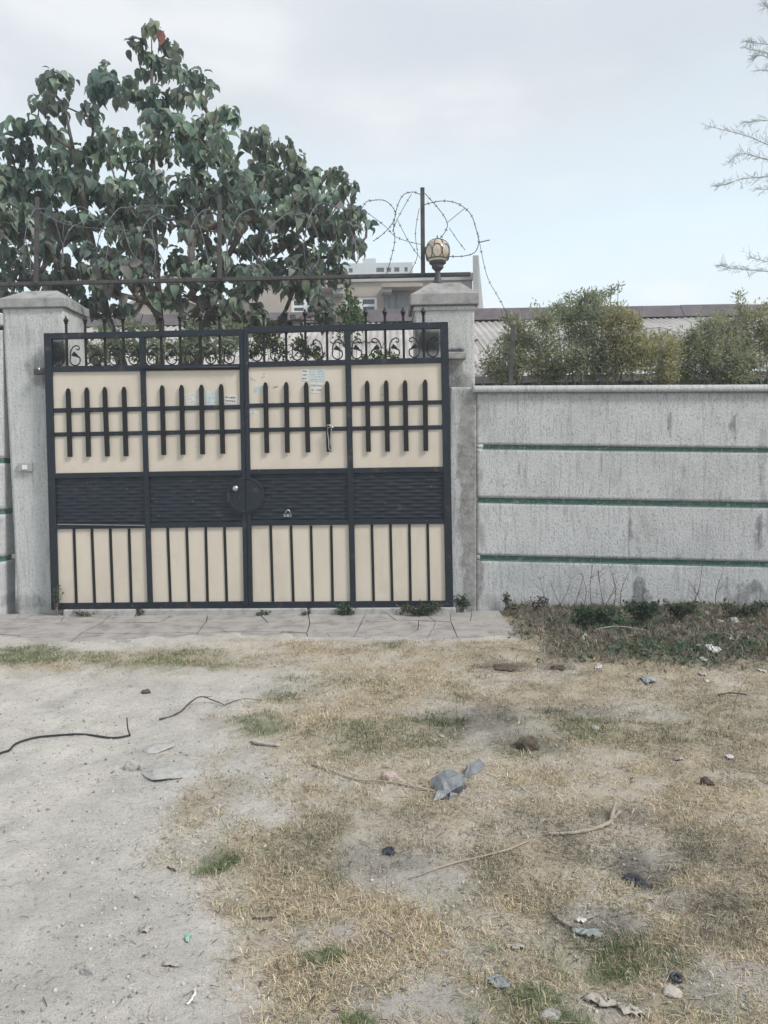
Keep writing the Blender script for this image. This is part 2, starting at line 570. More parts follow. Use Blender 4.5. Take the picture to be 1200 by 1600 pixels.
def grassness(x, y):
    xb = np.interp(y, _BY, _BX)
    n = fbm(x * 3.2, y * 3.2, 21) - 0.5
    g = sstep(-0.22, 0.30, x - xb + n * 0.85)
    # strip of grass between track and paving
    cy = W(250, 1033).y
    strip = (1 - sstep(0.10, 0.36, np.abs(y - cy) + n * 0.35)) * (1 - sstep(-0.9, -0.2, x + 0.2))
    far = sstep(W(600, 1050).y - 0.1, W(600, 1030).y, y)
    g = np.maximum(g * (1 - far) + far * sstep(-2.3, -0.6, x + n), strip)
    b = emask(x, y, BARE, 5)
    g = g * (1 - 0.95 * b)
    g = np.maximum(g, emask(x, y, GREEN, 3) * 0.9)
    # thin patches
    g = g * (0.55 + 0.45 * sstep(0.36, 0.56, fbm(x * 4.0 + 9, y * 4.0, 33)))
    pv = (1 - sstep(-0.05, 0.05, x - PAVE_X1)) * sstep(-0.10, 0.06, y - PAVE_Y0 + n * 0.3)
    return g * (1 - pv * 0.93)


def weedy(x, y):
    n = fbm(x * 4, y * 4, 44) - 0.5
    return sstep(-0.1, 0.25, x - PAVE_X1 + n * 0.6) * sstep(W(1000, 1052).y, W(1000, 1022).y, y + n * 0.8)


def height(x, y):
    x = np.asarray(x, float); y = np.asarray(y, float)
    z = slope_z(x)
    near = 1 - sstep(6.0, 6.9, y)
    k = np.where((np.abs(x) < 9) & (y > -2), 1.0, 0.0)
    b = (fbm(x * 1.3, y * 1.3, 1) - 0.5) * 0.085 + (fbm(x * 6, y * 6, 2, 3) - 0.5) * 0.034
    b = b + (fbm(x * 22, y * 22, 9, 3) - 0.5) * 0.012
    b = b - emask(x, y, [(1115, 1405, 130, 20, 1), (1000, 1362, 50, 26, 1), (930, 1440, 80, 24, .6)], 8) * 0.032
    b = b + emask(x, y, [(350, 1108, 90, 7, 1)], 8) * 0.035
    wd = weedy(x, y)
    z = z + k * (b * (0.25 + 0.75 * near) + wd * (0.03 + (fbm(x * 9, y * 9, 77, 3) - 0.4) * 0.12))
    pn = (fbm(x * 2.6, y * 2.6, 301) - .5) * 1.1 + (fbm(x * 11, y * 11, 302, 3) - .5) * .5
    pv = (1 - sstep(-.1, 0.10, x - PAVE_X1 + pn * .45)) * sstep(-0.06, 0.10, y - PAVE_Y0 - .12 + pn * .5)
    edge = (1 - sstep(.2, .55, np.abs(y - PAVE_Y0 - .1))) * (x < PAVE_X1 + .3)
    return z - pv * 0.045 + edge * .012


def H(x, y):
    return float(height(np.array([x]), np.array([y]))[0])


def gp(u, v, dz=0.0):
    p = W(u, v)
    return Vector((p.x, p.y, H(p.x, p.y) + dz))


xs = np.concatenate([[-900, -300, -120, -50, -25, -14, -9, -6.5], np.arange(-5.4, 5.41, 0.032), [6.5, 9, 14, 25, 50, 120, 300, 900]])
ys = np.concatenate([[-600, -200, -60, -20, -6, -1.5, 0, 0.8], np.arange(1.4, 4.5, 0.022), np.arange(4.5, 8.4, 0.036), [9, 10, 12, 15, 20, 30, 60, 150, 400, 1200]])
gx, gy = np.meshgrid(xs, ys)
fx, fy = gx.ravel(), gy.ravel()
gz = height(fx, fy)
gr = grassness(fx, fy); gd = emask(fx, fy, DARK, 6); gw = weedy(fx, fy); gg = emask(fx, fy, GREEN, 3); gb = emask(fx, fy, BARE, 5)
dust = np.array([0.51, 0.488, 0.45]); straw = np.array([0.40, 0.335, 0.24]); darks = np.array([0.16, 0.15, 0.14]); weed = np.array([0.10, 0.085, 0.065])
mauve = np.array([0.36, 0.335, 0.315])


def lerp(a, b, t):
    return a * (1 - t[:, None]) + b * t[:, None]


gc = np.tile(dust, (len(fx), 1)) * (0.90 + 0.2 * fbm(fx * 1.7, fy * 1.7, 61))[:, None]
gc = lerp(gc, straw, np.clip(gr * 1.1, 0, 1) * 0.85)
gc = lerp(gc, mauve, gb * 0.75 * sstep(-2, 0.2, fx))
gc = lerp(gc, darks, np.clip(gd, 0, 1) * 0.8)
gc = lerp(gc, np.array([0.14, 0.16, 0.085]), gg * 0.6)
gc = lerp(gc, weed, gw * 0.9)
nx, ny = len(xs), len(ys)
idx = np.arange(nx * ny).reshape(ny, nx)
gf = np.stack([idx[:-1, :-1], idx[:-1, 1:], idx[1:, 1:], idx[1:, :-1]], -1).reshape(-1, 4)


def ground_mat():
    m = bpy.data.materials.new('dusty_soil')
    m.use_nodes = True
    nt = m.node_tree
    b = nt.nodes['Principled BSDF']
    b.inputs['Roughness'].default_value = 0.95
    b.inputs['Specular IOR Level'].default_value = 0.1
    g = nt.nodes.new('ShaderNodeNewGeometry')
    a = NN(nt, 'ShaderNodeAttribute', attribute_name='Col')

    def nz(scale, det=6, rgh=0.65):
        n = NN(nt, 'ShaderNodeTexNoise', inputs={'Scale': float(scale), 'Detail': float(det), 'Roughness': rgh})
        nt.links.new(g.outputs['Position'], n.inputs['Vector'])
        return n.outputs[0]
    n1 = nz(3.5); n2 = nz(38, 6, 0.75); n3 = nz(160, 4, 0.7)
    c = mix(nt, 1.0, a.outputs[0], ramp(nt, n1, [(0.3, 0.8), (0.5, 1.0), (0.7, 1.13)]), 'MULTIPLY')
    c = mix(nt, 1.0, c, ramp(nt, n2, [(0.28, 0.55), (0.44, 0.95), (0.62, 1.04), (0.75, 1.25)]), 'MULTIPLY')
    c = mix(nt, 1.0, c, ramp(nt, n3, [(0.28, 0.62), (0.46, 1.0), (0.7, 1.16)]), 'MULTIPLY')
    nt.links.new(c, b.inputs['Base Color'])
    bp = NN(nt, 'ShaderNodeBump', inputs={'Strength': 0.9, 'Distance': 0.016})
    nt.links.new(math_n(nt, 'ADD', n2, math_n(nt, 'MULTIPLY', n3, 0.5)), bp.inputs['Height'])
    nt.links.new(bp.outputs[0], b.inputs['Normal'])
    return m


np_mesh('ground', np.stack([fx, fy, gz], 1), gf, ground_mat(), col=gc, smooth=True, kind='structure')

# ------------------------------------------------------------------ paving in front of the gate
PX0 = -5.2
pv = MB()
pv.add([(PX0, PAVE_Y0 - 0.02, slope_z(PX0) - 0.028), (PAVE_X1, PAVE_Y0 - 0.02, slope_z(PAVE_X1) - 0.028), (PAVE_X1, YW - 0.005, slope_z(PAVE_X1) - 0.02), (PX0, YW - 0.005, slope_z(PX0) - 0.02),
        (PX0, PAVE_Y0 - 0.02, slope_z(PX0) - 0.12), (PAVE_X1, PAVE_Y0 - 0.02, slope_z(PAVE_X1) - 0.12), (PAVE_X1, YW - 0.005, slope_z(PAVE_X1) - 0.12), (PX0, YW - 0.005, slope_z(PX0) - 0.12)],
       [(0, 1, 2, 3), (4, 7, 6, 5), (0, 4, 5, 1), (1, 5, 6, 2), (2, 6, 7, 3), (3, 7, 4, 0)])
pave = pv.build('pavement', M('joint_dirt', (0.27, 0.255, 0.23), 0.95, 0.4, 20, 0.5, 60), kind='structure')
rows = [PAVE_Y0 - 0.05, PAVE_Y0 + 0.38, PAVE_Y0 + 0.80, YW - 0.02]
ncol = 13
gridp = []
for r, yy in enumerate(rows):
    row = []
    for c in range(ncol + 1):
        xx = PX0 + (PAVE_X1 - PX0) * c / ncol
        jx = random.uniform(-.13, .13) if 0 < c < ncol else 0
        jy = random.uniform(-.09, .09) if 0 < r < 3 else (random.uniform(-.07, .03) if r == 0 else 0)
        row.append(Vector((xx + jx, yy + jy, 0)))
    gridp.append(row)


def slab(poly):
    cx = sum(p.x for p in poly) / len(poly); cy = sum(p.y for p in poly) / len(poly)
    m = MB()
    top = []
    tx, ty, dz = random.uniform(-.012, .012), random.uniform(-.012, .012), random.uniform(-.004, .006)
    for p in poly:
        d = Vector((p.x - cx, p.y - cy, 0))
        q = Vector((cx, cy, 0)) + d * (1 - 0.0075 / max(d.length, .05))
        top.append((q.x, q.y, slope_z(q.x) + 0.0 + dz + d.x * tx + d.y * ty))
    n = len(top)
    m.add(top + [(x, y, z - 0.06) for x, y, z in top], [tuple(range(n))] + [(i, i + n, (i + 1) % n + n, (i + 1) % n) for i in range(n)])
    m.build('paving_slab', MAT['slab'], pave)


for r in range(3):
    for c in range(ncol):
        a, b, d, e = gridp[r][c], gridp[r][c + 1], gridp[r + 1][c + 1], gridp[r + 1][c]
        k = random.random()
        if k < 0.14:
            slab([a, b, d]); slab([a, d, e])
        elif k < 0.5:
            m1 = a.lerp(b, random.uniform(.35, .65)); m2 = e.lerp(d, random.uniform(.35, .65))
            slab([a, m1, m2, e]); slab([m1, b, d, m2])
        else:
            slab([a, b, d, e])


# ------------------------------------------------------------------ walls and pillars
def panel(name, c00, c10, c11, c01, depth, mat, parent, step=0.03, stain=None, bare=None, label=None, wob=0.0):
    """front grid between four corner points (bottom-left, bottom-right, top-right, top-left) with a body behind it"""
    nu = max(2, int((c10 - c00).length / step) + 1); nv = max(2, int((c01 - c00).length / step) + 1)
    s = np.linspace(0, 1, nu); t = np.linspace(0, 1, nv)
    S_, T_ = np.meshgrid(s, t)
    A = [np.array(p) for p in (c00, c10, c11, c01)]
    Q = ((1 - S_) * (1 - T_))[..., None] * A[0] + (S_ * (1 - T_))[..., None] * A[1] + (S_ * T_)[..., None] * A[2] + ((1 - S_) * T_)[..., None] * A[3]
    Q = Q.reshape(-1, 3)
    if wob:
        ed = np.minimum(np.minimum(S_, 1 - S_) * nu, np.minimum(T_, 1 - T_) * nv).ravel()
        Q[:, 1] += (fbm(Q[:, 0] * 2.5, Q[:, 2] * 2.5, 5) - 0.5) * wob * np.clip(ed, 0, 1)
    sv = stain(Q[:, 0], Q[:, 2]) if stain else np.zeros(len(Q))
    bv = bare(Q[:, 0], Q[:, 2]) if bare else np.zeros(len(Q))
    idx = np.arange(nu * nv).reshape(nv, nu)
    f = np.stack([idx[:-1, :-1], idx[:-1, 1:], idx[1:, 1:], idx[1:, :-1]], -1).reshape(-1, 4)
    # border to the back
    ring = np.concatenate([idx[0, :-1], idx[:-1, -1], idx[-1, :0:-1], idx[:0:-1, 0]])
    back = Q[ring] + np.array([0, depth, 0])
    nb = len(Q)
    V = np.concatenate([Q, back])
    n = len(ring)
    bf = np.stack([ring, nb + np.arange(n), nb + (np.arange(n) + 1) % n, np.roll(ring, -1)], -1)
    F_ = np.concatenate([f, bf])
    o = np_mesh(name, V, F_, mat, parent, origin=tuple(np.array(c00)), attrs={'stain': np.concatenate([sv, sv[ring]]), 'bare': np.concatenate([bv, bv[ring]])}, label=label)
    # back face
    return o


def px_ell(lst, Y):
    out = []
    for (u, v, ru, rv, s) in lst:
        p = P(u, v, Y)
        out.append((p.x, p.z, ru * Y / F, rv * Y / F, s))
    return out


def blots(lst, seed=0, rough=0.9, fr=9):
    def fn(x, z):
        o = np.zeros_like(x)
        n = (fbm(x * fr, z * fr * 0.5, seed + 50) - 0.5) * 1.2 + (fbm(x * fr * 3, z * fr * 2, seed + 90) - 0.5) * .9
        for (cx, cz, rx, rz, s) in lst:
            e = 6 if s > 1.15 else 2
            d = (np.abs((x - cx) / rx) ** e + np.abs((z - cz) / rz) ** e) ** (1 / e) + n * rough * (.45 if e == 6 else 1)
            o = np.maximum(o, s * (1 - sstep(0.4, 1.2, d)))
        return o
    return fn


gz_wall = lambda x: slope_z(x) - 0.06

# --- right boundary wall
wall_l = 741
wall = thing('boundary_wall', 'long lime washed boundary wall with three green grooves beside the lamp pillar', 'wall', (P(980, 955, YW).x, YW, 0))
UR = 1420
wst = px_ell([(985, 832, 8, 46, .72), (990, 880, 10, 30, .4), (1146, 650, 8, 40, .8), (1047, 655, 5, 34, .75), (820, 660, 6, 30, .4), (1000, 925, 20, 34, .8), (1004, 955, 24, 14, .7), (996, 895, 10, 22, .55), (985, 915, 60, 40, .3), (1168, 920, 26, 24, .75), (1150, 935, 26, 20, .7), (1185, 935, 20, 26, .6), (1140, 910, 12, 16, .5), (1120, 925, 40, 30, .4),
              (940, 930, 60, 40, .3), (890, 930, 30, 40, .3), (1190, 745, 12, 60, .6), (1195, 690, 10, 30, .55), (1188, 830, 9, 40, .7), (811, 735, 4, 24, .65), (939, 728, 4, 22, .7), (1068, 735, 4, 18, .6), (822, 665, 4, 26, .62), (992, 700, 4, 14, .7), (1185, 700, 10, 40, .35), (1240, 800, 30, 80, .4),
              (760, 612, 60, 8, .45), (1000, 616, 300, 6, .35), (770, 650, 20, 30, .4), (1100, 958, 400, 10, .5), (850, 955, 150, 8, .45), (700, 750, 8, 200, .4)], YW)
wall_stain = blots(wst, 1, 1.3)
wall_bare = blots(px_ell([(734, 780, 22, 220, 1.1), (730, 650, 20, 70, .9), (738, 900, 20, 80, 1.1), (765, 940, 26, 20, .5), (757, 650, 12, 40, .5), (750, 740, 8, 30, .6), (752, 840, 10, 40, .65)], YW), 2, 0.5)


def Wp(u, v, dy=0.0):
    return P(u, v, YW + dy)


def vline(u, pts):
    return np.interp(u, [p[0] for p in pts], [p[1] for p in pts])


lines = [  # (v at left u=741, v at right u=1200 -> extrapolated) for upper and lower lip of each groove
    ((694.5, 700.5), (701, 706.5)), ((777.5, 785.5), (785, 793)), ((867.5, 878.5), (875, 885.5))]
ext = lambda a, b, u: a + (b - a) * (u - 750) / 450.0
top_v = (612, 612)
uL, UB = 703, 744
bands = []
prev = top_v
gl = [755, 746, 750]
for gi, (up, lo) in enumerate(lines):
    panel('wall_band', Wp(UB, ext(*up, UB)), Wp(UR, ext(*up, UR)), Wp(UR, ext(*prev, UR)), Wp(UB, ext(*prev, UB)), 0.30, MAT['plaster'], wall, 0.03, wall_stain, wall_bare, wob=0.012)
    # recessed green groove; its left stub stays plaster
    g0 = gl[gi]
    m = MB()
    a, b, c, d = Wp(g0, ext(*lo, g0), .028), Wp(UR, ext(*lo, UR), .028), Wp(UR, ext(*up, UR), .028), Wp(g0, ext(*up, g0), .028)
    m.prism([a, b, c, d], 0, 0.2)
    # painted lower lip of the groove, a few millimetres proud of the ledge
    m.prism([Wp(g0, ext(*lo, g0) + .4), Wp(UR, ext(*lo, UR) + .4), Wp(UR, ext(*lo, UR) - .5), Wp(g0, ext(*lo, g0) - .5)], -.004, .027)
    m.build('painted_groove', MAT['green'], wall)
    panel('wall_stub', Wp(UB, ext(*lo, UB)), Wp(g0, ext(*lo, g0)), Wp(g0, ext(*up, g0)), Wp(UB, ext(*up, UB)), 0.30, MAT['plaster'], wall, 0.03, wall_stain, wall_bare)
    prev = lo
bl, br = Wp(UB, 985), Wp(UR, 985)
panel('wall_band', bl, br, Wp(UR, ext(*prev, UR)), Wp(UB, ext(*prev, UB)), 0.30, MAT['plaster'], wall, 0.03, wall_stain, wall_bare, wob=0.012)
panel('cement_strip', Wp(uL, 985, -.004), Wp(UB, 985, -.004), Wp(UB, 605, -.004), Wp(uL, 605, -.004), 0.25, MAT['plaster'], wall, 0.02, wall_stain, wall_bare, wob=.01)
# coping: slab proud of the wall with a slightly ragged lower arris
c0, c1 = Wp(739, 602.5, -.05), Wp(UR, 600, -.05)
e0, e1 = Wp(739, 613, -.05), Wp(UR, 611, -.05)
panel('coping', e0, e1, c1, c0, 0.38, MAT['plaster'], wall, 0.03, blots(px_ell([(800, 612, 400, 4, .3), (1100, 604, 60, 5, .4), (900, 605, 40, 4, .3)], YW), 3), None, wob=0.01)
m = MB()
m.add([c0, c1, c1 + Vector((0, .38, 0.004)), c0 + Vector((0, .38, 0.004))], [(0, 1, 2, 3)])
m.add([e0, e1, e1 + Vector((0, .38, 0)), e0 + Vector((0, .38, 0))], [(3, 2, 1, 0)])
m.build('coping_top', MAT['cement'], wall)

# --- pillars
def pillar(name, label, u0, u1, v_top, stain, bare, cap_ov, cap_v, depth=0.58, ridge_v=None, apex=None):
    p0, p1 = Wp(u0, v_top), Wp(u1, v_top)
    zt = (p0.z + p1.z) / 2
    x0, x1 = p0.x, p1.x
    t = thing(name, label, 'gate pillar', ((x0 + x1) / 2, YW + depth / 2, 0))
    y1 = YW + depth
    z0 = -0.12
    V = Vector
    yf = YW + 0.001
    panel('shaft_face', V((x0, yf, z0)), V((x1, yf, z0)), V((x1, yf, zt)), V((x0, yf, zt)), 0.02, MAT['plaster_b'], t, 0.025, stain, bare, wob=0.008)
    m = MB().box((x0 + .002, yf + .012, z0), (x1 - .002, y1, zt))
    m.build('shaft', MAT['plaster_b'], t)
    # cap: moulding, slab, truncated pyramid
    ov = cap_ov
    zb = zt; zs = Wp((u0 + u1) / 2, cap_v[0]).z; za = Wp((u0 + u1) / 2, cap_v[1]).z
    m = MB().box((x0 - ov, YW - ov, zb), (x1 + ov, y1 + ov, zs))
    m.build('cap_slab', MAT['cement'], t, bevel=0.008)
    q = 0.0
    ax0, ax1 = x0 + 0.17, x1 - 0.12
    m = MB()
    m.add([(x0 - ov + .015, YW - ov + .015, zs), (x1 + ov - .015, YW - ov + .015, zs), (x1 + ov - .015, y1 + ov - .015, zs), (x0 - ov + .015, y1 + ov - .015, zs),
           (ax0, YW + .16, za), (ax1, YW + .16, za), (ax1, y1 - .16, za), (ax0, y1 - .16, za)],
          [(0, 3, 2, 1), (0, 1, 5, 4), (1, 2, 6, 5), (2, 3, 7, 6), (3, 0, 4, 7), (4, 5, 6, 7)])
    m.build('cap_top', MAT['cement'], t, bevel=0.008)
    return t, (x0, x1, zt, za, y1)


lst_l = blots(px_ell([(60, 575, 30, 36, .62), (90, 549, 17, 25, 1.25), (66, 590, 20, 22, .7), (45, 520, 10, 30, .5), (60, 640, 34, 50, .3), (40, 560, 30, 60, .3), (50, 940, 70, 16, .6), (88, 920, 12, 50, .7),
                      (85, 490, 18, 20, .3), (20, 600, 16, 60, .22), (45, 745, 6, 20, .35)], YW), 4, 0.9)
bare_l = blots(px_ell([(60, 950, 80, 12, .45)], YW), 5, 0.5)
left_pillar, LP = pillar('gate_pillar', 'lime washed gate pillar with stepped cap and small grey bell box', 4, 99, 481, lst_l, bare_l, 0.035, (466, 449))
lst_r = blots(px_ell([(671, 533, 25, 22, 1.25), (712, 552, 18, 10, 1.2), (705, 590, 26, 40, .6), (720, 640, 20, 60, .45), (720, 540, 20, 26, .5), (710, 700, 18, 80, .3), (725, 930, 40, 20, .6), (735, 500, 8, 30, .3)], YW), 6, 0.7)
bare_r = blots(px_ell([(722, 660, 40, 100, .95), (725, 800, 44, 160, 1.0), (735, 900, 30, 80, 1.1)], YW), 7, 0.5)
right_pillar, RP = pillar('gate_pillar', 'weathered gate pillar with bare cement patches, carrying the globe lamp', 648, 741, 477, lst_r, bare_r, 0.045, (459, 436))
# moulding under the cap of the lamp pillar
m = MB().box((RP[0] - .012, YW - .014, RP[2] - .05), (RP[1] + .012, RP[4] + .01, RP[2] - .012))
m.build('cap_moulding', MAT['plaster_b'], right_pillar, bevel=0.004)
# hinge ledges (stone stubs at the hinges)
m = MB().bar(Wp(699, 556, -.05), Wp(728, 556, -.05), 0.07, 0.1)
m.build('hinge_ledge', MAT['cement'], right_pillar, bevel=0.01)
m = MB().bar(P(54, 581, YG + .02), P(76, 580, YG + .02), 0.06, 0.06)
m.build('hinge_bracket', MAT['rust'], left_pillar, bevel=0.006)
m = MB().lathe(P(61, 576.5, YG - .01), [(.004, -.02), (.012, -.012), (.013, .0), (.008, .012), (.003, .016)], 8)
m.build('hinge_bolt', MAT['steel'], left_pillar, smooth=True)

# --- sliver of wall beyond the bell pillar
wl = thing('boundary_wall', 'end of a lime washed wall with green grooves joined to the bell pillar', 'wall', (P(-60, 955, YW).x, YW, 0))
lv = [516, 716, 724, 796, 804, 870, 878, 990]
for i in range(0, 8, 2):
    panel('wall_band', Wp(-220, lv[i + 1], .003), Wp(4.0, lv[i + 1], .003), Wp(4.0, lv[i], .003), Wp(-220, lv[i], .003), .28, MAT['plaster'], wl, .04, lst_l, None, wob=.01)
    if i < 6:
        m = MB().prism([Wp(-220, lv[i + 2], .02), Wp(4.0, lv[i + 2], .02), Wp(4.0, lv[i + 1], .02), Wp(-220, lv[i + 1], .02)], 0, .2)
        m.build('painted_groove', MAT['green'], wl)
m = MB().prism([Wp(-220, 515, -.03), Wp(3.2, 508, -.03), Wp(3.2, 490, -.03), Wp(-220, 497, -.03)], 0, .36)
m.build('coping', MAT['plaster'], wl, bevel=.01)

# --- bell box on the pillar
bell = thing('doorbell', 'small grey bell box with white button, fixed to the gate pillar', 'doorbell', tuple(Wp(41, 736)))
MB().prism([Wp(30, 736.5, 0), Wp(52, 736.5, 0), Wp(52, 723.5, 0), Wp(30, 723.5, 0)], -.035, 0.004).build('bell_case', MAT['grey_pl'], bell, bevel=.004)
MB().prism([Wp(37, 733.5, 0), Wp(45, 733.5, 0), Wp(45, 726.5, 0), Wp(37, 726.5, 0)], -.043, -.034).build('bell_button', MAT['white_pl'], bell, bevel=.002)

# --- concrete threshold
sill = thing('threshold', 'low cracked concrete threshold running under the closed gate', 'threshold', tuple(Vector((P(400, 955, YW).x, 7.95, -.05))))
us = [100, 212, 219, 480, 485, 712]
for a, b in ((0, 1), (2, 3), (4, 5)):
    p0, p1 = P(us[a], 951, YG - .03), P(us[b], 949, YG - .03)
    zt = lambda x: slope_z(x) + 0.062
    m = MB()
    x0, x1 = p0.x, p1.x
    y0, y1 = YG - .06 + random.uniform(-.01, .01), YG + .14
    m.add([(x0, y0, -.15), (x1, y0, -.15), (x1, y1, -.15), (x0, y1, -.15), (x0, y0 + .006, zt(x0)), (x1, y0 + .01, zt(x1)), (x1, y1, zt(x1)), (x0, y1, zt(x0))],
          [(0, 3, 2, 1), (4, 5, 6, 7), (0, 1, 5, 4), (1, 2, 6, 5), (2, 3, 7, 6), (3, 0, 4, 7)])
    m.build('sill_block', MAT['sill'], sill, bevel=.012)

# ------------------------------------------------------------------ the gate
LEAN = ([72, 222, 378, 543, 702], [12, 14, 8, 9, 8])


def gu(uref, v):
    return uref + np.interp(uref, *LEAN) * (v - 565) / 430.0


def G(u, v, dy=0.0):
    return P(u, v, YG + dy)


def hv(line, u):
    (ua, va), (ub, vb) = line
    return va + (vb - va) * (u - ua) / (ub - ua)


PW = YG / F


def leaf(label, uo, um, ui, H_, pickets, slats, rods, tipv, scrolls, base_u):
    """uo/um/ui: (left,right) px of outer, middle and meeting posts at v=565; H_ = dict of horizontals"""
    t = thing('gate_leaf', label, 'gate', tuple(G(base_u, 946)))
    navy = MAT['navy']
    topl, botl = H_['top'][0], H_['bot'][0]
    D = 0.055
    # posts, butted against top and bottom rails
    for nm, (a, b) in (('frame_post', uo), ('mid_post', um), ('frame_post', ui)):
        uc = (a + b) / 2
        vt = hv(topl, uc) + (H_['top'][1] / 2 if nm == 'mid_post' else -H_['top'][1] / 2)
        vb = hv(botl, uc) + (-H_['bot'][1] / 2 if nm == 'mid_post' else H_['bot'][1] / 2)
        MB().prism([G(gu(a, vb), vb), G(gu(b, vb), vb), G(gu(b, vt), vt), G(gu(a, vt), vt)], -D / 2, D / 2).build(nm, navy, t, bevel=.003)
    uA, uB = sorted([uo, ui])
    left, right = uA[1], uB[0]
    for key in ('top', 'bot'):
        ln, th = H_[key]
        a = gu(left, hv(ln, left)); b = gu(right, hv(ln, right))
        MB().prism([G(a, hv(ln, a) + th / 2), G(b, hv(ln, b) + th / 2), G(b, hv(ln, b) - th / 2), G(a, hv(ln, a) - th / 2)], -D / 2 + .002, D / 2 - .002).build('top_rail' if key == 'top' else 'bottom_rail', navy, t, bevel=.003)
    spans = [(left, um[0]), (um[1], right)]
    for key, nm in (('r2', 'cross_rail'), ('A', 'picket_rail'), ('B', 'picket_rail'), ('C', 'cross_rail'), ('D', 'cross_rail')):
        ln, th = H_[key]
        dd = D - .006 if nm == 'cross_rail' else .012
        off = 0 if nm == 'cross_rail' else -.0115
        for a0, b0 in spans:
            a = gu(a0, hv(ln, a0)); b = gu(b0, hv(ln, b0))
            MB().prism([G(a, hv(ln, a) + th / 2, off), G(b, hv(ln, b) + th / 2, off), G(b, hv(ln, b) - th / 2, off), G(a, hv(ln, a) - th / 2, off)], -dd / 2, dd / 2).build(nm, navy, t, bevel=.002)

    def sheet(a0, b0, l0, l1, dy0, dy1, nm, mat, ins=0.0):
        vt = lambda u: hv(*[l0[0]], u) + l0[1] / 2
        vb = lambda u: hv(*[l1[0]], u) - l1[1] / 2
        pts = []
        for (u, fn) in ((a0, vb), (b0, vb), (b0, vt), (a0, vt)):
            v = fn(u)
            pts.append(G(gu(u, v), v))
        MB().prism(pts, dy0, dy1).build(nm, mat, t)
        return pts
    for a0, b0 in spans:
        sheet(a0, b0, H_['r2'], H_['C'], -.004, .000, 'cream_panel', MAT['cream'])
        sheet(a0, b0, H_['D'], H_['bot'], -.004, .000, 'cream_panel', MAT['cream'])
        # woven strip panel: horizontal strips passing over and under upright battens
        l0, l1 = H_['C'], H_['D']
        nu, nv = 78, 79
        s, q = np.meshgrid(np.linspace(0, 1, nu), np.linspace(0, 1, nv))
        u_ = a0 + (b0 - a0) * s
        v_ = (hv(l0[0], u_) + l0[1] / 2) * (1 - q) + (hv(l1[0], u_) - l1[1] / 2) * q
        uu = u_ + np.interp(u_.ravel(), *LEAN).reshape(u_.shape) * (v_ - 565) / 430
        pts = np.array([G(float(a), float(b)) for a, b in zip(uu.ravel(), v_.ravel())])
        ns, nc = 13, 7
        row = np.floor(q * ns); ph = q * ns - row
        strip = np.sin(ph * np.pi)
        weave = np.cos(s * nc * np.pi + row * np.pi)
        hgt = .006 + .0042 * strip * (1 + 0.9 * weave)
        pts[:, 1] += (.006 - hgt).ravel()
        idx = np.arange(nu * nv).reshape(nv, nu)
        f = np.stack([idx[1:, :-1], idx[1:, 1:], idx[:-1, 1:], idx[:-1, :-1]], -1).reshape(-1, 4)
        np_mesh('woven_panel', pts, f, navy, t, origin=tuple(pts[nu * nv // 2]), smooth=True)
    for (ut, vt, ub, vb) in pickets:
        w = 3.7
        top = G(ut, vt)
        pts = [G(ub - w, vb), G(ub + w, vb), G(ut + w, vt + 6.5), G(ut + 2.2, vt + 1.5), G(ut, vt), G(ut - 2.2, vt + 1.5), G(ut - w, vt + 6.5)]
        MB().prism(pts, -.032, -.0178).build('picket', MAT['bronze'], t, bevel=.002)
    for (ut, vt, ub, vb) in slats:
        MB().prism([G(ub - 2, vb), G(ub + 2, vb), G(ut + 2, vt), G(ut - 2, vt)], -.012, -.0035).build('upright_strip', MAT['bronze'], t)
    # bars through the open top with spear tips
    rad = 2.0 * PW
    for ur in rods:
        vt0 = hv(H_['top'][0], ur) - H_['top'][1] / 2 + 1
        vb0 = hv(H_['r2'][0], ur) - H_['r2'][1] / 2 + 1
        u1 = gu(ur, vb0); u2 = gu(ur, vt0)
        lo = G(u1, vb0); tp = G(gu(ur, tipv(ur) + 12), tipv(ur) + 12)
        rod = MB().tube([lo, tp], rad, 8).build('spear_rod', MAT['bronze'], t)
        k = PW
        MB().lathe((tp.x, tp.y, tp.z - .002), [(rad * .9, 0), (3.6 * k, 1.2 * k), (2.2 * k, 2.2 * k), (4.2 * k, 5 * k), (3.4 * k, 7 * k), (1.4 * k, 9.4 * k), (1.1 * k, 11.2 * k), (.3 * k, 12.6 * k)], 8).build('spear_tip', MAT['bronze'], rod, smooth=False)
    # scrolls with a leaf
    for (us_, sgn) in scrolls:
        vc = hv(H_['r2'][0], us_) - 22
        pts = []
        for k in range(26):
            q = k / 25
            if q < .62:     # big lower curl opening towards the rod
                an = math.radians(95 + 330 * (q / .62) * .82)
                r = 10.2
                pts.append((us_ + sgn * (-r * math.cos(an) * .75 - 1), vc + 7 - r * math.sin(an) * -1.0))
        # S-stem: from lower curl along the rod side up to the upper hook
        ring = [(us_ + sgn * (8.0 * math.cos(a) - .5), vc + 8 + 8.5 * math.sin(a)) for a in [math.radians(x) for x in range(-40, 215, 18)]]
        hook = [(us_ + sgn * (-8.2), vc + 2), (us_ + sgn * (-7.0), vc - 6), (us_ + sgn * (-3.5), vc - 12), (us_ + sgn * 2, vc - 15), (us_ + sgn * 6, vc - 13), (us_ + sgn * 6.8, vc - 9.5), (us_ + sgn * 4, vc - 7.5), (us_ + sgn * 1.8, vc - 9.5)]
        sc = MB().tube([G(gu(a, b), b) for a, b in ring + hook], 1.0 * PW, 6).build('scroll', MAT['bronze'], t, smooth=True)
        lf = [(6.5, 5), (3, -1), (0, -3.6), (-2, -5.5), (-4.5, -1.5), (-6.8, .8), (-3.2, 2.4), (0.5, 2.6), (3.5, 4.2)]
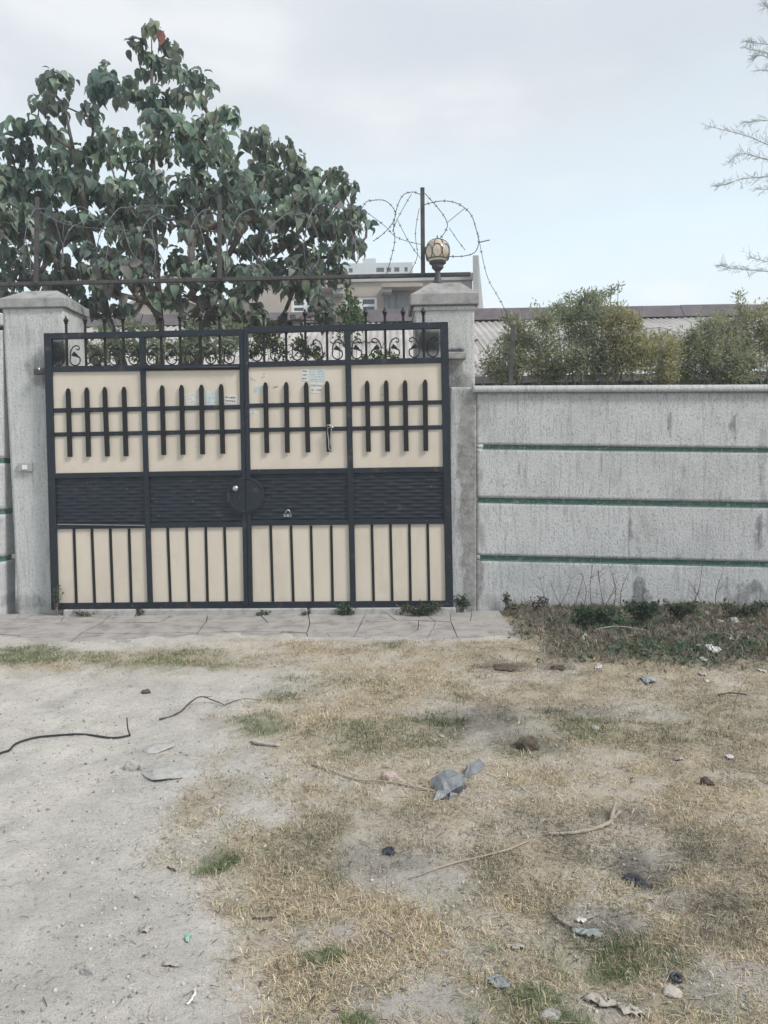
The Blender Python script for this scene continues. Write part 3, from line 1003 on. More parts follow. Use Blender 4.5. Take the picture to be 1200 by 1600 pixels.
        pts = [G(gu(us_ + sgn * a, vc + b), vc + b) for a, b in (lf if sgn < 0 else lf[::-1])]
        MB().prism(pts, -.008, .006).build('scroll_leaf', MAT['bronze'], sc)
    return t


HL = dict(top=(((72, 526), (375, 519.5)), 9.5), r2=(((85, 577), (375, 573.5)), 9), A=(((85, 641.5), (375, 636)), 7), B=(((85, 679), (375, 674)), 6.5),
          C=(((85, 743.5), (377, 738.5)), 8), D=(((90, 822.5), (380, 819)), 8), bot=(((90, 947), (382, 944)), 10))
HR = dict(top=(((388, 516), (697, 508.5)), 10), r2=(((388, 570), (690, 563)), 8.5), A=(((388, 634), (690, 628.5)), 6.5), B=(((388, 672), (690, 667.5)), 6.5),
          C=(((390, 737.5), (697, 733)), 8), D=(((394, 817), (703, 814)), 8), bot=(((395, 945), (707, 943)), 10))
pk_l = [(108, 606.7, 111, 714), (137, 605.3, 140, 713.7), (165, 604.6, 169.3, 713.3), (195, 604.3, 198.3, 713), (254.3, 602, 257, 711), (284.6, 601.4, 287, 710.5), (315.7, 601, 317.5, 710), (346.3, 600, 349, 709)]
pk_r = [(415.3, 597.3, 417.7, 708), (447.7, 597, 449.7, 707.4), (478.7, 597, 481.7, 706.8), (511.3, 595.5, 514.3, 706), (573.7, 595, 576, 706), (603.3, 594.3, 605.7, 705.7), (632.7, 594, 634.8, 705), (664, 593, 665.2, 704.6)]
sl_l = [(a, 826, b, 942.5) for a, b in ((116, 120), (144, 148.6), (172.7, 177), (202, 205.7))] + [(a, 823, b, 940) for a, b in ((262.3, 266.7), (292, 295.8), (321.7, 324.7), (351, 354.7))]
sl_r = [(a, 821, b, 940.3) for a, b in ((423, 426.7), (454.7, 458.6), (486, 489), (517.5, 520))] + [(a, 818.5, b, 939) for a, b in ((581, 584), (610, 613), (639.5, 641.5), (668, 670.5))]
gate_l = leaf('navy steel gate leaf with cream panels and round door knob, hung on the bell pillar', (71, 82.5), (219.5, 227.5), (374.5, 381.2), HL, pk_l, sl_l,
              [105, 134.7, 165, 194, 253, 282.7, 314, 344], lambda u: 494 - (u - 105) * .028,
              [(118, 1), (91, -1), (149, -1), (180, 1), (209, -1), (239, 1), (268, -1), (298, 1), (329, -1), (359, 1)], 230)
gate_r = leaf('navy steel gate leaf with cream panels and most stickers, hung on the lamp pillar', (689, 701), (539.5, 548.5), (381.9, 388.5), HR, pk_r, sl_r,
              [413, 447.7, 478, 511.7, 572.7, 602.7, 631.3, 662.7], lambda u: 484 - (u - 413) * .016,
              [(430, -1), (465, 1), (496, -1), (528, 1), (558, 1), (588, -1), (617, 1), (647, -1), (677, 1), (401, -1)], 545)
# bolt strip along the cross rail of the bell-side leaf
MB().tube([G(221, 575.2, -.038), G(373, 573.6, -.038)], .012, 8).build('bolt_bar', MAT['navy'], gate_l, smooth=True)
MB().tube([G(226, 821.0, -.034), G(90, 819.2, -.034)], .005, 6).build('weld_strip', MAT['steel'], gate_l)
# round lock plate, half on each leaf
for t, a0, a1 in ((gate_l, 90, 270), (gate_r, -90, 90)):
    pts = []
    cxu = 384.6 + (-.6 if t is gate_l else .6)
    for k in range(19):
        an = math.radians(a0 + (a1 - a0) * k / 18)
        pts.append(G(cxu + 29.5 * math.cos(an), 774 - 29.5 * math.sin(an)))
    MB().prism(pts, -.040, -.030).build('lock_plate', MAT['navy'], t, bevel=.003)
    pr = []
    for k in range(19):
        an = math.radians(a0 + (a1 - a0) * k / 18)
        pr.append(G(cxu + 26 * math.cos(an), 774 - 26 * math.sin(an), -.042))
    MB().tube(pr, .006, 6).build('plate_rim', MAT['navy'], t, smooth=True)
kn = MB()
kp = G(369, 763, -.04)
prof = [(.012, 0), (.012, .02), (.030, .026), (.033, .04), (.024, .055), (.006, .06)]
n = 12
kb = len(kn.v)
for r, d in prof:
    for k in range(n):
        an = 2 * math.pi * k / n
        kn.v.append(kp + Vector((math.cos(an) * r, -d, math.sin(an) * r)))
for i in range(len(prof) - 1):
    for k in range(n):
        q = i * n
        kn.f.append((q + k, q + (k + 1) % n, q + n + (k + 1) % n, q + n + k))
kn.f.append(tuple((len(prof) - 1) * n + k for k in range(n)))
kn.build('door_knob', MAT['steel'], gate_l, smooth=True)
MB().prism([G(356.5, 782), G(361.5, 782), G(361.5, 770), G(356.5, 770)], -.046, -.03).build('keyhole_plate', MAT['rust'], gate_l, bevel=.002)
hp = MB().tube([G(447, 806, -.03), G(446.5, 800, -.06), G(450, 796, -.075), G(453.5, 800, -.06), G(453, 806, -.03)], .009, 7)
hp.build('hasp', MAT['steel'], gate_r, smooth=True)
MB().prism([G(444, 807), G(456, 807), G(456, 803), G(444, 803)], -.036, -.02).build('hasp_plate', MAT['steel'], gate_r)


# notices on the cream sheets; the writing is too small to read in the photograph, so it stays strokes
def sticker(t, u, v, w, h, paper, rowsn, dense, ink, tilt=0.0, nopaper=False):
    def q(a, b, dy=0):
        ca, sa = math.cos(tilt), math.sin(tilt)
        return G(u + a * ca - b * sa, v + a * sa + b * ca, dy)
    par = t
    if not nopaper:
        par = MB().prism([q(-w / 2, h / 2), q(w / 2, h / 2), q(w / 2, -h / 2), q(-w / 2, -h / 2)], -.0062, -.0042).build('sticker', paper, t)
    m = MB()
    for r in range(rowsn):
        y = -h / 2 + h * (r + .7) / (rowsn + .4)
        x = -w / 2 + 1.5
        while x < w / 2 - 2.5:
            L = random.uniform(.8, 2.2) * (1.25 if dense > .8 else 1)
            if random.random() < dense:
                hh = random.uniform(.7, 1.5) * (1.9 if dense > .8 else 1)
                k = random.uniform(-.6, .6)
                m.prism([q(x, y + hh * .5), q(x + L * .6, y + hh * .5 + k * .3), q(x + L * .8 + .5, y - hh * .5 + k * .3), q(x + .2, y - hh * .5)], -.0078, -.0066)
            x += L + random.uniform(.2, .9)
    if m.v:
        m.build('scribble', ink, par, kind='stuff')


sticker(gate_l, 300, 623, 20, 17, MAT['paper'], 3, .5, MAT['ink_f'], -.25)
sticker(gate_l, 331, 622, 19, 22, MAT['paper_b'], 3, .6, MAT['ink_f'])
sticker(gate_l, 361, 624, 20, 13, MAT['paper'], 2, 1.0, MAT['ink'], .08)
sticker(gate_r, 477, 586, 11, 19, MAT['paper'], 3, .95, MAT['ink'], .05)
sticker(gate_r, 496, 587, 26, 18, MAT['paper_b'], 4, .55, MAT['ink_f'], -.05)
sticker(gate_r, 494, 606, 19, 17, MAT['paper'], 2, .85, MAT['ink_f'], .03)
sticker(gate_r, 403, 608, 13, 9, MAT['paper_b'], 2, .6, MAT['ink_f'], -.2)
sticker(gate_r, 411, 587, 13, 11, MAT['paper'], 2, .6, MAT['ink_f'], -.3, nopaper=True)
sticker(gate_r, 433, 604, 15, 7, MAT['paper'], 1, .9, MAT['ink_f'], -.25, nopaper=True)
sticker(gate_r, 396, 593, 12, 7, MAT['paper'], 1, .7, MAT['ink_f'], .4, nopaper=True)
sticker(gate_r, 395, 644, 10, 9, MAT['paper'], 2, .8, MAT['ink_f'], -.3)
sticker(gate_r, 598, 616, 12, 8, MAT['paper'], 1, .5, MAT['ink_f'], -.3, nopaper=True)

# looped wire hanging on a picket
lw = MB()
lpts = [G(509, 667, -.06), G(512, 664, -.075), G(516, 664.5, -.075), G(518.5, 668, -.065), G(517, 676, -.06), G(516.4, 690, -.06), G(517.8, 700, -.062), G(515.8, 705, -.062), G(513.8, 701, -.062), G(513.6, 688, -.06), G(512, 676, -.06), G(512, 668, -.07), G(519, 667, -.06), G(522, 669, -.05)]
lw.tube(lpts, .006, 6)
tag(lw.build('wire_loop', MAT['steel'], smooth=True), 'pale wire loop hanging over a picket of the lamp side gate leaf', 'wire')

# ------------------------------------------------------------------ rail, posts, barbed wire
YR = YW + 0.29
rail = thing('wire_support', 'dark steel rail lying on both pillar caps with three thin upright posts', 'railing', tuple(P(360, 440, YR)))
MB().bar(P(-160, 448, YR), P(735, 428.5, YR), .038, .05).build('rail', MAT['rust'], rail, bevel=.004)
for ub, vb, ut, vt in ((661, 431, 660, 293), (343, 438, 343, 305), (56, 444, 58, 308)):
    MB().bar(P(ub, vb - 1, YR - .035), P(ut, vt, YR - .035), .044, .02).build('upright_post', MAT['rust'], rail, bevel=.003)


def catmull(pts, sub=6):
    out = []
    n = len(pts)
    for i in range(n - 1):
        p0, p1, p2, p3 = pts[max(i - 1, 0)], pts[i], pts[i + 1], pts[min(i + 2, n - 1)]
        for k in range(sub):
            t = k / sub
            out.append(0.5 * ((2 * p1) + (p2 - p0) * t + (2 * p0 - 5 * p1 + 4 * p2 - p3) * t * t + (3 * p1 - p0 - 3 * p2 + p3) * t ** 3))
    out.append(pts[-1])
    return out


def barbed(name, parent, strands, r=.0042, barb=True, step=.075):
    for st in strands:
        pts = catmull([Vector(p) for p in st])
        o = MB().tube(pts, r, 5).build('strand', MAT['wire'], parent, smooth=True)
        if not barb:
            continue
        m = MB(); acc = 0.0
        for a, b in zip(pts[:-1], pts[1:]):
            acc += (b - a).length
            if acc > step:
                acc = 0
                t = (b - a).normalized()
                for _ in range(2):
                    d = Vector((random.uniform(-1, 1), random.uniform(-1, 1), random.uniform(-1, 1)))
                    d = (d - t * d.dot(t)).normalized()
                    m.tube([a - d * .018 - t * .004, a, a + d * .018 + t * .004], [.0015, .0058, .0015], 4)
        if m.v:
            m.build('barbs', MAT['wire'], o, kind='stuff')


def S_(pxs, y0=0.0, y1=0.0):
    n = len(pxs)
    return [P(u, v, YR + y0 + (y1 - y0) * i / max(1, n - 1)) for i, (u, v) in enumerate(pxs)]


bw = thing('barbed_wire', 'barbed wire loops standing against the sky around the globe lamp', 'barbed wire', tuple(P(700, 400, YR)), 'barbed wire above the gate')
barbed('x', bw, [S_([(662, 320), (690, 314), (715, 318), (735, 334), (744, 358), (748, 378), (742, 394), (725, 400), (700, 401), (686, 404)], -.1, .25),
                 S_([(664, 302), (690, 332), (699, 350), (695, 363), (688, 372)], .1, .2)], .0045)
barbed('x', bw, [S_([(727, 325), (712, 337), (700, 347)], .1, .2), S_([(702, 356), (714, 374), (727, 391)], .15, .25), S_([(746, 362), (760, 428), (775, 458), (784, 474), (792, 492), (800, 520)], -.05, .3)], .0034, True, .11)
barbed('x', bw, [S_([(748, 379), (756, 377), (765, 375)], 0, 0)], .006, False)
bw2 = thing('barbed_wire', 'barbed wire loops between the tallest post and the broadleaf tree crown', 'barbed wire', tuple(P(610, 420, YR)), 'barbed wire above the gate')
barbed('x', bw2, [S_([(566, 325), (572, 316), (582, 313), (600, 313), (612, 322), (618, 335), (611, 352), (598, 366), (583, 377)], -.1, .3),
                  S_([(657, 304), (645, 300), (630, 305), (620, 325), (615, 355), (617, 375), (612, 400), (604, 428)], 0, .25)], .0042)
barbed('x', bw2, [S_([(643, 303), (622, 340), (613, 362)], .05, .2), S_([(568, 328), (600, 352), (617, 369), (640, 378), (659, 382)], .2, 0), S_([(620, 342), (640, 380), (659, 406)], .1, 0),
                  S_([(655, 325), (649, 365), (652, 400), (640, 427)], .1, .2)], .0034, True, .12)
bw3 = thing('barbed_wire', 'long barbed wire coil stretched in front of the broadleaf tree', 'barbed wire', tuple(P(300, 440, YR)), 'barbed wire above the gate')
hel = []
random.seed(31)
for k in range(140):
    q = k / 139
    an = q * 2 * math.pi * 8.5 + random.uniform(-.12, .12)
    rr = 44 + 10 * math.sin(q * 23) + random.uniform(-3, 3)
    u = 20 + q * 545 + 20 * math.cos(an) + 8 * math.sin(q * 40)
    v = 378 - q * 8 + rr * math.sin(an)
    hel.append(P(u, v, YR + .3 * math.cos(an)))
pts = hel
o = MB().tube(catmull(pts, 3), .005, 5).build('strand', MAT['wire'], bw3, smooth=True)
m = MB()
for a, b in zip(pts[:-1], pts[1:]):
    t = (b - a).normalized()
    for f_ in (0, .5):
        c = a.lerp(b, f_)
        d = Vector((random.uniform(-1, 1), random.uniform(-1, 1), random.uniform(-1, 1)))
        d = (d - t * d.dot(t)).normalized()
        m.tube([c - d * .018, c, c + d * .018], [.0015, .0055, .0015], 4)
m.build('barbs', MAT['wire'], o, kind='stuff')
for st in (S_([(98, 372), (102, 338), (116, 324), (134, 326), (150, 342)]), S_([(190, 345), (205, 392), (230, 420), (252, 440)]), S_([(200, 335), (206, 323), (240, 321), (275, 322)]),
           S_([(246, 318), (238, 345), (242, 380), (262, 420)]), S_([(300, 328), (312, 355), (322, 392), (330, 436)]), S_([(350, 330), (372, 360), (400, 400), (430, 436)], .1, .1), S_([(60, 330), (110, 352), (200, 360)], 0, .2)):
    MB().tube(catmull([Vector(p) for p in st]), .0045, 5).build('strand', MAT['wire'], bw3, smooth=True)

# ------------------------------------------------------------------ globe lamp on the pillar
lb = P(684, 430, YW + .20)
lamp = thing('globe_lamp', 'caged amber globe lamp on a flared metal foot, standing on the pillar cap', 'lamp', (lb.x, lb.y, RP[3]))
k = lb.y / F
z0 = RP[3] - .004
MB().lathe((lb.x, lb.y, z0), [(8 * k, 0), (8 * k, 2 * k), (6 * k, 5 * k), (4.2 * k, 14 * k), (4 * k, 19 * k), (7 * k, 22 * k), (9 * k, 24 * k), (9 * k, 28 * k), (13 * k, 31 * k), (13 * k, 34 * k)], 14).build('lamp_foot', MAT['lampm'], lamp)
gc_ = Vector((lb.x, lb.y, z0 + 48 * k))
gr_ = 19.2 * k
sp = MB()
prof = [(max(.001, gr_ * math.sin(a)), -gr_ * math.cos(a)) for a in [math.radians(x) for x in np.linspace(24, 178, 16)]]
sp.lathe(gc_, prof, 24).build('lamp_globe', MAT['amber'], lamp, smooth=True)
cg = gr_ * 1.035


def onsph(th, ph):
    return gc_ + Vector((math.sin(th) * math.cos(ph), math.sin(th) * math.sin(ph), math.cos(th))) * cg


for j in range(8):
    ph = j * math.pi / 4 + .3
    MB().tube([onsph(math.radians(x), ph + .16 * math.sin(math.radians(x * 2))) for x in range(2, 66, 7)], 0.0038, 6).build('cage_rib', MAT['lampm'], lamp, smooth=True)
    loop = []
    for q in range(19):
        an = 2 * math.pi * q / 18
        loop.append(onsph(math.radians(95 + 31 * math.sin(an)), ph + math.pi / 8 + .38 * math.cos(an)))
    MB().tube(loop, 0.0038, 6).build('cage_ring', MAT['lampm'], lamp, smooth=True)
MB().tube([onsph(math.radians(124), 2 * math.pi * q / 24) for q in range(25)], .006, 6).build('cage_ring', MAT['lampm'], lamp, smooth=True)
MB().lathe(gc_ + Vector((0, 0, gr_ * .98)), [(.016, 0), (.018, .008), (.006, .016), (.007, .034), (.002, .045)], 8).build('lamp_finial', MAT['lampm'], lamp, smooth=True)

# ------------------------------------------------------------------ buildings beyond
# low shed with corrugated roof
YE, YT = 13.5, 19.5
shed = thing('shed', 'long low shed with corrugated sheet roof and purple brown ridge behind the wall', 'shed', (3.0, 16.5, 0))


def rz(u, v, Y):
    return P(u, v, Y).z


zr = rz(700, 502, YT - .15); ze = rz(1190, 577, YE)
xl, xr = P(128, 490, YT).x, 24.0
ncs = int((xr - xl) / 1.06)
for rowi, (q0, q1) in enumerate(((0, .56), (.54, 1.0))):
    for ci in range(ncs):
        xa = xl + ci * 1.06
        nn = 7 * 6
        s = np.linspace(0, 1.075, nn + 1)
        V = []
        for q in (q0, q1):
            y = YE + (YT - YE) * q; z = ze + (zr - ze) * q + (.022 if rowi == 1 else 0) + .006 * (ci % 2) + .02 * math.sin(ci * 3.1 + rowi)
            for a in s:
                V.append((xa + a, y, z + .017 * math.cos(a / 1.06 * 2 * math.pi * 7.0)))
        V = np.array(V)
        f = np.array([(i, i + 1, i + nn + 2, i + nn + 1) for i in range(nn)])
        oo = np_mesh('roof_sheet', V, f, MAT['roof'], shed, origin=(xa, YE, ze), smooth=True)
        sm = oo.modifiers.new('solid', 'SOLIDIFY'); sm.thickness = .012; sm.offset = 1
zt_l, zt_r = rz(140, 490, YT), rz(1200, 474, YT)
zt = max(zt_l, zt_r)
zt = (zt_l + zt_r) / 2
xs_ = np.linspace(xl, xr, 22)
for a, b in zip(xs_[:-1], xs_[1:]):
    dz = random.uniform(-.02, .02)
    m = MB()
    ya = YT - .22 + random.uniform(-.03, .03)
    m.add([(a + .006, ya, zr + .012), (b - .006, ya, zr + .012), (b - .006, YT + .10, zt + dz), (a + .006, YT + .10, zt + dz), (b - .006, YT + .5, zt - .3), (a + .006, YT + .5, zt - .3)], [(0, 1, 2, 3), (3, 2, 4, 5)])
    m.build('ridge_cap', MAT['ridge'], shed)
MB().box((xl + .2, YE + .5, 0), (xr - .1, YT + .3, ze - .1)).build('shed_wall', MAT['tealwall'], shed)
MB().box((xl, YE - .02, ze - .16), (xr, YE + .03, ze - .04)).build('fascia', MAT['ridge'], shed)

# beige two-storey building
YB = 27.0
bld = thing('apartment_building', 'beige flat roofed building with white framed windows behind the gate', 'building', (P(560, 480, YB).x, YB + 5, 0))
x0, x1 = P(385, 440, YB).x, P(738, 440, YB).x
zp0 = rz(560, 441, YB); zp1 = rz(560, 430, YB); zgr = 0
# windows (px), openings left in the front wall
wins = [(455, 516), (539, 589), (647, 668)]
wv0, wv1 = 462, 490
zw1, zw0 = rz(560, 463.5, YB), rz(560, 488, YB)
edges = [x0]
for a, b in wins:
    edges += [P(a, 475, YB).x, P(b, 475, YB).x]
edges.append(x1)
MB().box((x0, YB, zw1), (x1, YB + .25, zp0)).build('front_wall', MAT['beige'], bld)
MB().box((x0, YB, 0), (x1, YB + .25, zw0)).build('front_wall', MAT['beige'], bld)
for i in range(0, len(edges), 2):
    MB().box((edges[i], YB, zw0), (edges[i + 1], YB + .25, zw1)).build('front_wall', MAT['beige'], bld)
MB().box((x0 - .05, YB - .08, zp0), (x1 + .02, YB + .4, zp1)).build('parapet', MAT['pgrey'], bld)
MB().box((x0, YB + .26, 0), (x1, YB + 9, zp0 - .02)).build('building_body', MAT['beige'], bld)
for i, (a, b) in enumerate(wins):
    xa, xb = P(a, 475, YB).x, P(b, 475, YB).x
    fr = MB()
    w = .09
    mids = [xa + (xb - xa) * f_ for f_ in ((.36,) if i == 0 else (.5,))]
    fr.box((xa, YB + .04, zw0), (xb, YB + .10, zw0 + w)); fr.box((xa, YB + .04, zw1 - w), (xb, YB + .10, zw1))
    fr.box((xa, YB + .04, zw0 + w), (xa + w, YB + .10, zw1 - w)); fr.box((xb - w, YB + .04, zw0 + w), (xb, YB + .10, zw1 - w))
    fr.box((xa + w, YB + .05, zw0 + .20), (xb - w, YB + .09, zw0 + .28))
    for xm in mids:
        fr.box((xm - .06, YB + .035, zw0 + w), (xm + .06, YB + .105, zw1 - w))
    f_ = fr.build('window', MAT['wframe'], bld)
    xs2 = [xa + w] + mids + [xb - w]
    for c, d in zip(xs2[:-1], xs2[1:]):
        MB().box((c + .005, YB + .065, zw0 + w + .002), (d - .005, YB + .075, zw1 - w - .002)).build('pane', MAT['glass'], f_)
for ua, ub, va, vb in ((500, 536, 446, 459), (596, 660, 446, 458)):
    xa, xb = P(ua, va, YB - .5).x, P(ub, va, YB - .5).x
    za, zb = rz(560, va, YB - .5), rz(560, vb, YB - .5)
    m = MB().box((xa, YB - .7, za - .12), (xb, YB - .002, za))
    m.build('sun_shade', MAT['beige'], bld, bevel=.01)
    MB().box((xb - .35 if ua == 500 else xa, YB - .6, zb), (xb if ua == 500 else xa + .35, YB - .003, za - .122)).build('shade_bracket', MAT['pgrey'], bld)
xa, xb = P(600, 475, YB).x, P(636, 475, YB).x
MB().box((xa, YB - .10, zw0 - .3), (xb, YB - .004, zw1 + .1)).build('stained_panel', M('stained_concrete', (0.24, 0.25, 0.255), .9, .45, 3, .3, 10, stretch=(2.5, 2.5, .4)), bld)
# raised fin wall at its end
xf0, xf1 = P(739, 440, YB - .3).x, P(748, 440, YB - .3).x
zf = rz(742, 399, YB - .3)
m = MB()
xe = P(760, 440, YB + 4).x
m.add([(xf0, YB - .3, 0), (xf1, YB - .3, 0), (xe, YB + 5, 0), (xe - .4, YB + 5, 0), (xf0, YB - .3, zf), (xf1, YB - .3, zf), (xe, YB + 5, zf - .75), (xe - .4, YB + 5, zf - .75)],
      [(0, 3, 2, 1), (4, 5, 6, 7), (0, 1, 5, 4), (1, 2, 6, 5), (2, 3, 7, 6), (3, 0, 4, 7)])
m.build('end_wall', MAT['pgrey'], bld)

# far white block
YF = 70.0
far = thing('office_block', 'pale far office block with a row of small dark windows above the roof line', 'building', (P(575, 425, YF).x, YF + 5, 0))
xa, xb = P(505, 420, YF).x, P(645, 420, YF).x
zt2 = rz(600, 410.5, YF)
wz0, wz1 = rz(600, 425, YF), rz(600, 418, YF)
MB().box((xa, YF, 0), (xb, YF + 12, wz0)).build('facade', MAT['farw'], far)
MB().box((xa, YF, wz1), (xb, YF + 12, zt2)).build('facade', MAT['farw'], far)
fu = [(520, 530), (545, 551), (588, 600), (604, 611), (616, 624), (632, 637)]
pe = xa
for a, b in fu:
    xaa, xbb = P(a, 421, YF).x, P(b, 421, YF).x
    MB().box((pe, YF, wz0), (xaa, YF + 1, wz1)).build('facade', MAT['farw'], far)
    MB().box((xaa, YF + .3, wz0), (xbb, YF + .4, wz1)).build('window', MAT['glass'], far)
    pe = xbb
MB().box((pe, YF, wz0), (xb, YF + 1, wz1)).build('facade', MAT['farw'], far)
MB().box((P(566, 400, YF).x, YF + 1, zt2), (P(587, 400, YF).x, YF + 5, rz(600, 399, YF))).build('stair_tower', MAT['farw'], far)

# small gabled house behind the tree
YH = 23.0
hs = thing('house', 'small beige gabled house half hidden by the tree trunks', 'house', (P(255, 480, YH).x, YH + 3, 0))
xa, xb, xm = P(196, 480, YH).x, P(330, 480, YH).x, P(245, 480, YH).x
zg = rz(245, 456, YH); zeh = rz(245, 486, YH)
MB().prism([Vector((xa, YH, 0)), Vector((xb, YH, 0)), Vector((xb, YH, zeh)), Vector((xm, YH, zg)), Vector((xa, YH, zeh))], 0, 6).build('gable_wall', MAT['beige'], hs)
m = MB()
for (p, q) in (((xa - .2, zeh - .1), (xm, zg + .02)), ((xm, zg + .02), (xb + .2, zeh - .1))):
    m.add([(p[0], YH - .2, p[1]), (q[0], YH - .2, q[1]), (q[0], YH + 6, q[1]), (p[0], YH + 6, p[1]), (p[0], YH - .2, p[1] + .1), (q[0], YH - .2, q[1] + .1), (q[0], YH + 6, q[1] + .1), (p[0], YH + 6, p[1] + .1)],
          [(0, 3, 2, 1), (4, 5, 6, 7), (0, 1, 5, 4), (1, 2, 6, 5), (2, 3, 7, 6), (3, 0, 4, 7)])
m.build('roof', MAT['roof'], hs)

# ------------------------------------------------------------------ the broadleaf tree
random.seed(5)
YTREE = 11.0
clumps = [(238, 42, 17), (213, 74, 17), (266, 76, 17), (237, 104, 26), (275, 110, 20), (308, 120, 18), (328, 138, 9), (88, 130, 26), (70, 128, 12), (110, 122, 10), (160, 115, 18), (165, 140, 32), (195, 150, 20), (205, 130, 14),
          (60, 162, 14), (85, 165, 22), (240, 158, 28), (285, 150, 22), (312, 155, 14), (140, 178, 22), (20, 190, 12), (48, 195, 22), (75, 203, 20), (355, 183, 22), (328, 178, 11), (245, 192, 25), (280, 200, 30), (318, 205, 25), (345, 215, 20),
          (0, 225, 18), (38, 240, 30), (90, 220, 22), (82, 248, 25), (168, 213, 20), (205, 215, 18), (150, 240, 30), (200, 245, 32), (250, 235, 30), (300, 240, 34), (340, 250, 25), (400, 222, 28), (445, 235, 22), (412, 262, 28), (460, 255, 22), (482, 280, 20),
          (436, 290, 30), (525, 275, 20), (545, 295, 18), (520, 312, 25), (556, 332, 18), (573, 352, 11), (540, 350, 25), (555, 385, 17), (530, 390, 14), (-30, 260, 30), (-50, 330, 40), (10, 285, 32), (60, 290, 30), (110, 285, 30), (370, 285, 28), (390, 310, 30), (475, 320, 28), (495, 345, 26),
          (360, 250, 14), (120, 250, 22)]
random.seed(9)
for gv in range(285, 345, 26):
    for gu_ in range(-20, 500, 34):
        clumps.append((gu_ + random.uniform(-12, 12), gv + random.uniform(-8, 8), random.uniform(19, 27)))
for gv in range(345, 430, 27):
    for gu_ in range(-20, 520, 38):
        if random.random() < .95:
            clumps.append((gu_ + random.uniform(-15, 15), gv + random.uniform(-10, 10), random.uniform(15, 22)))
for gv in range(425, 505, 26):
    for gu_ in range(100, 500, 44):
        if random.random() < .9:
            clumps.append((gu_ + random.uniform(-16, 16), gv + random.uniform(-10, 10), random.uniform(15, 21)))
for gv in (440, 470):
    for gu_ in range(-40, 90, 40):
        clumps.append((gu_, gv, 18))
clumps += [(385, 450, 22), (420, 430, 24), (450, 420, 22), (480, 400, 22), (500, 420, 14), (365, 480, 20), (395, 500, 22), (345, 500, 20)]
CL = []
for (u, v, r) in clumps:
    y = YTREE + random.uniform(-1.1, 1.1) * (0.55 if v < 200 else 1.0)
    CL.append((P(u, v, y), r * (.86 if v < 345 else 1.0) * y / F))
tree = thing('broadleaf_tree', 'tall tree with big drooping dusty leaves growing behind the gate', 'tree', (P(235, 500, YTREE).x, YTREE, 0))
# skeleton: connect every clump to the best already connected node below / nearer the stem
roots = []
tx = P(235, 500, YTREE).x
base = Vector((tx, YTREE, -.05))
f1 = Vector((tx + .05, YTREE, 1.3))
nodes = [dict(p=base, par=None), dict(p=f1, par=0)]
stems = [[(168, 500), (155, 430), (135, 340), (115, 235), (100, 165)], [(250, 500), (245, 420), (240, 320), (238, 200), (237, 105), (237, 60)], [(300, 500), (345, 420), (390, 340), (415, 275)], [(330, 490), (420, 430), (490, 370), (530, 320)], [(120, 510), (60, 430), (0, 330)]]
for st in stems:
    par = 1
    for j, (u, v) in enumerate(st):
        nodes.append(dict(p=P(u, v, YTREE + random.uniform(-.3, .3)), par=par)); par = len(nodes) - 1
order = sorted(range(len(CL)), key=lambda i: -CL[i][1] * 0 + (CL[i][0] - f1).length)
for i in order:
    c = CL[i][0] - Vector((0, 0, CL[i][1] * .3))
    best = min(range(1, len(nodes)), key=lambda j: (nodes[j]['p'] - c).length + max(0, nodes[j]['p'].z - c.z) * 1.4)
    q = nodes[best]['p']
    mid = q.lerp(c, .5) + Vector((random.uniform(-.08, .08), random.uniform(-.08, .08), random.uniform(-.02, .1)))
    nodes.append(dict(p=mid, par=best)); nodes.append(dict(p=c, par=len(nodes) - 1))
load = [0] * len(nodes)
for j in range(len(nodes) - 1, 0, -1):
    load[j] += 1
    load[nodes[j]['par']] += load[j]
rad = [max(.008, .0085 * math.sqrt(l)) for l in load]
MB().tube([base, base.lerp(f1, .5) + Vector((.03, 0, 0)), f1], [.19, .165, .15], 12).build('trunk', MAT['bark'], tree, smooth=True)
bm_ = MB()
for j in range(2, len(nodes)):
    p = nodes[j]['par']
    bm_.tube([nodes[p]['p'], nodes[j]['p']], [rad[j] if p != 1 else rad[j] * 1.1, rad[j] * .85], 6)
bm_.build('limbs', MAT['bark'], tree, smooth=True, kind='stuff')

# leaf template: heart shaped, folded on the midrib and curved; x across, y along, z normal
LT = np.array([(0, 0, 0), (-.33, .10, .10), (-.46, .34, .17), (-.34, .66, .08), (0, 1.0, -.34), (.34, .66, .08), (.46, .34, .17), (.33, .10, .10), (0, .36, .02), (0, .68, -.09)])
LF = np.array([(0, 8, 1), (1, 8, 2), (2, 8, 9), (2, 9, 3), (3, 9, 4), (0, 7, 8), (7, 6, 8), (6, 9, 8), (6, 5, 9), (5, 4, 9)])
cl = np.array([list(c) for c, r in CL]); cr = np.array([r for c, r in CL])
cnt = np.maximum(6, (cr / (19 * YTREE / F)) ** 2 * 40).astype(int)
ci = np.repeat(np.arange(len(CL)), cnt)
N = len(ci)
d = unit(RNG.normal(size=(N, 3)))
d[:, 2] = np.where(d[:, 2] < -.5, -d[:, 2], d[:, 2])
rr = RNG.uniform(.1, 1.0, N)[:, None] ** .5
pos = cl[ci] + d * rr * cr[ci][:, None] * np.array([1, 1.15, .95])
out = unit(d * np.array([1, 1, .25]) + RNG.normal(size=(N, 3)) * .6)
dirv = unit(out * .55 + np.array([0, 0, -1.0]) * RNG.uniform(.3, 2.2, N)[:, None] + RNG.normal(size=(N, 3)) * .42)
sd, dl, nm = frames(dirv, out + np.array([0, 0, .45]))
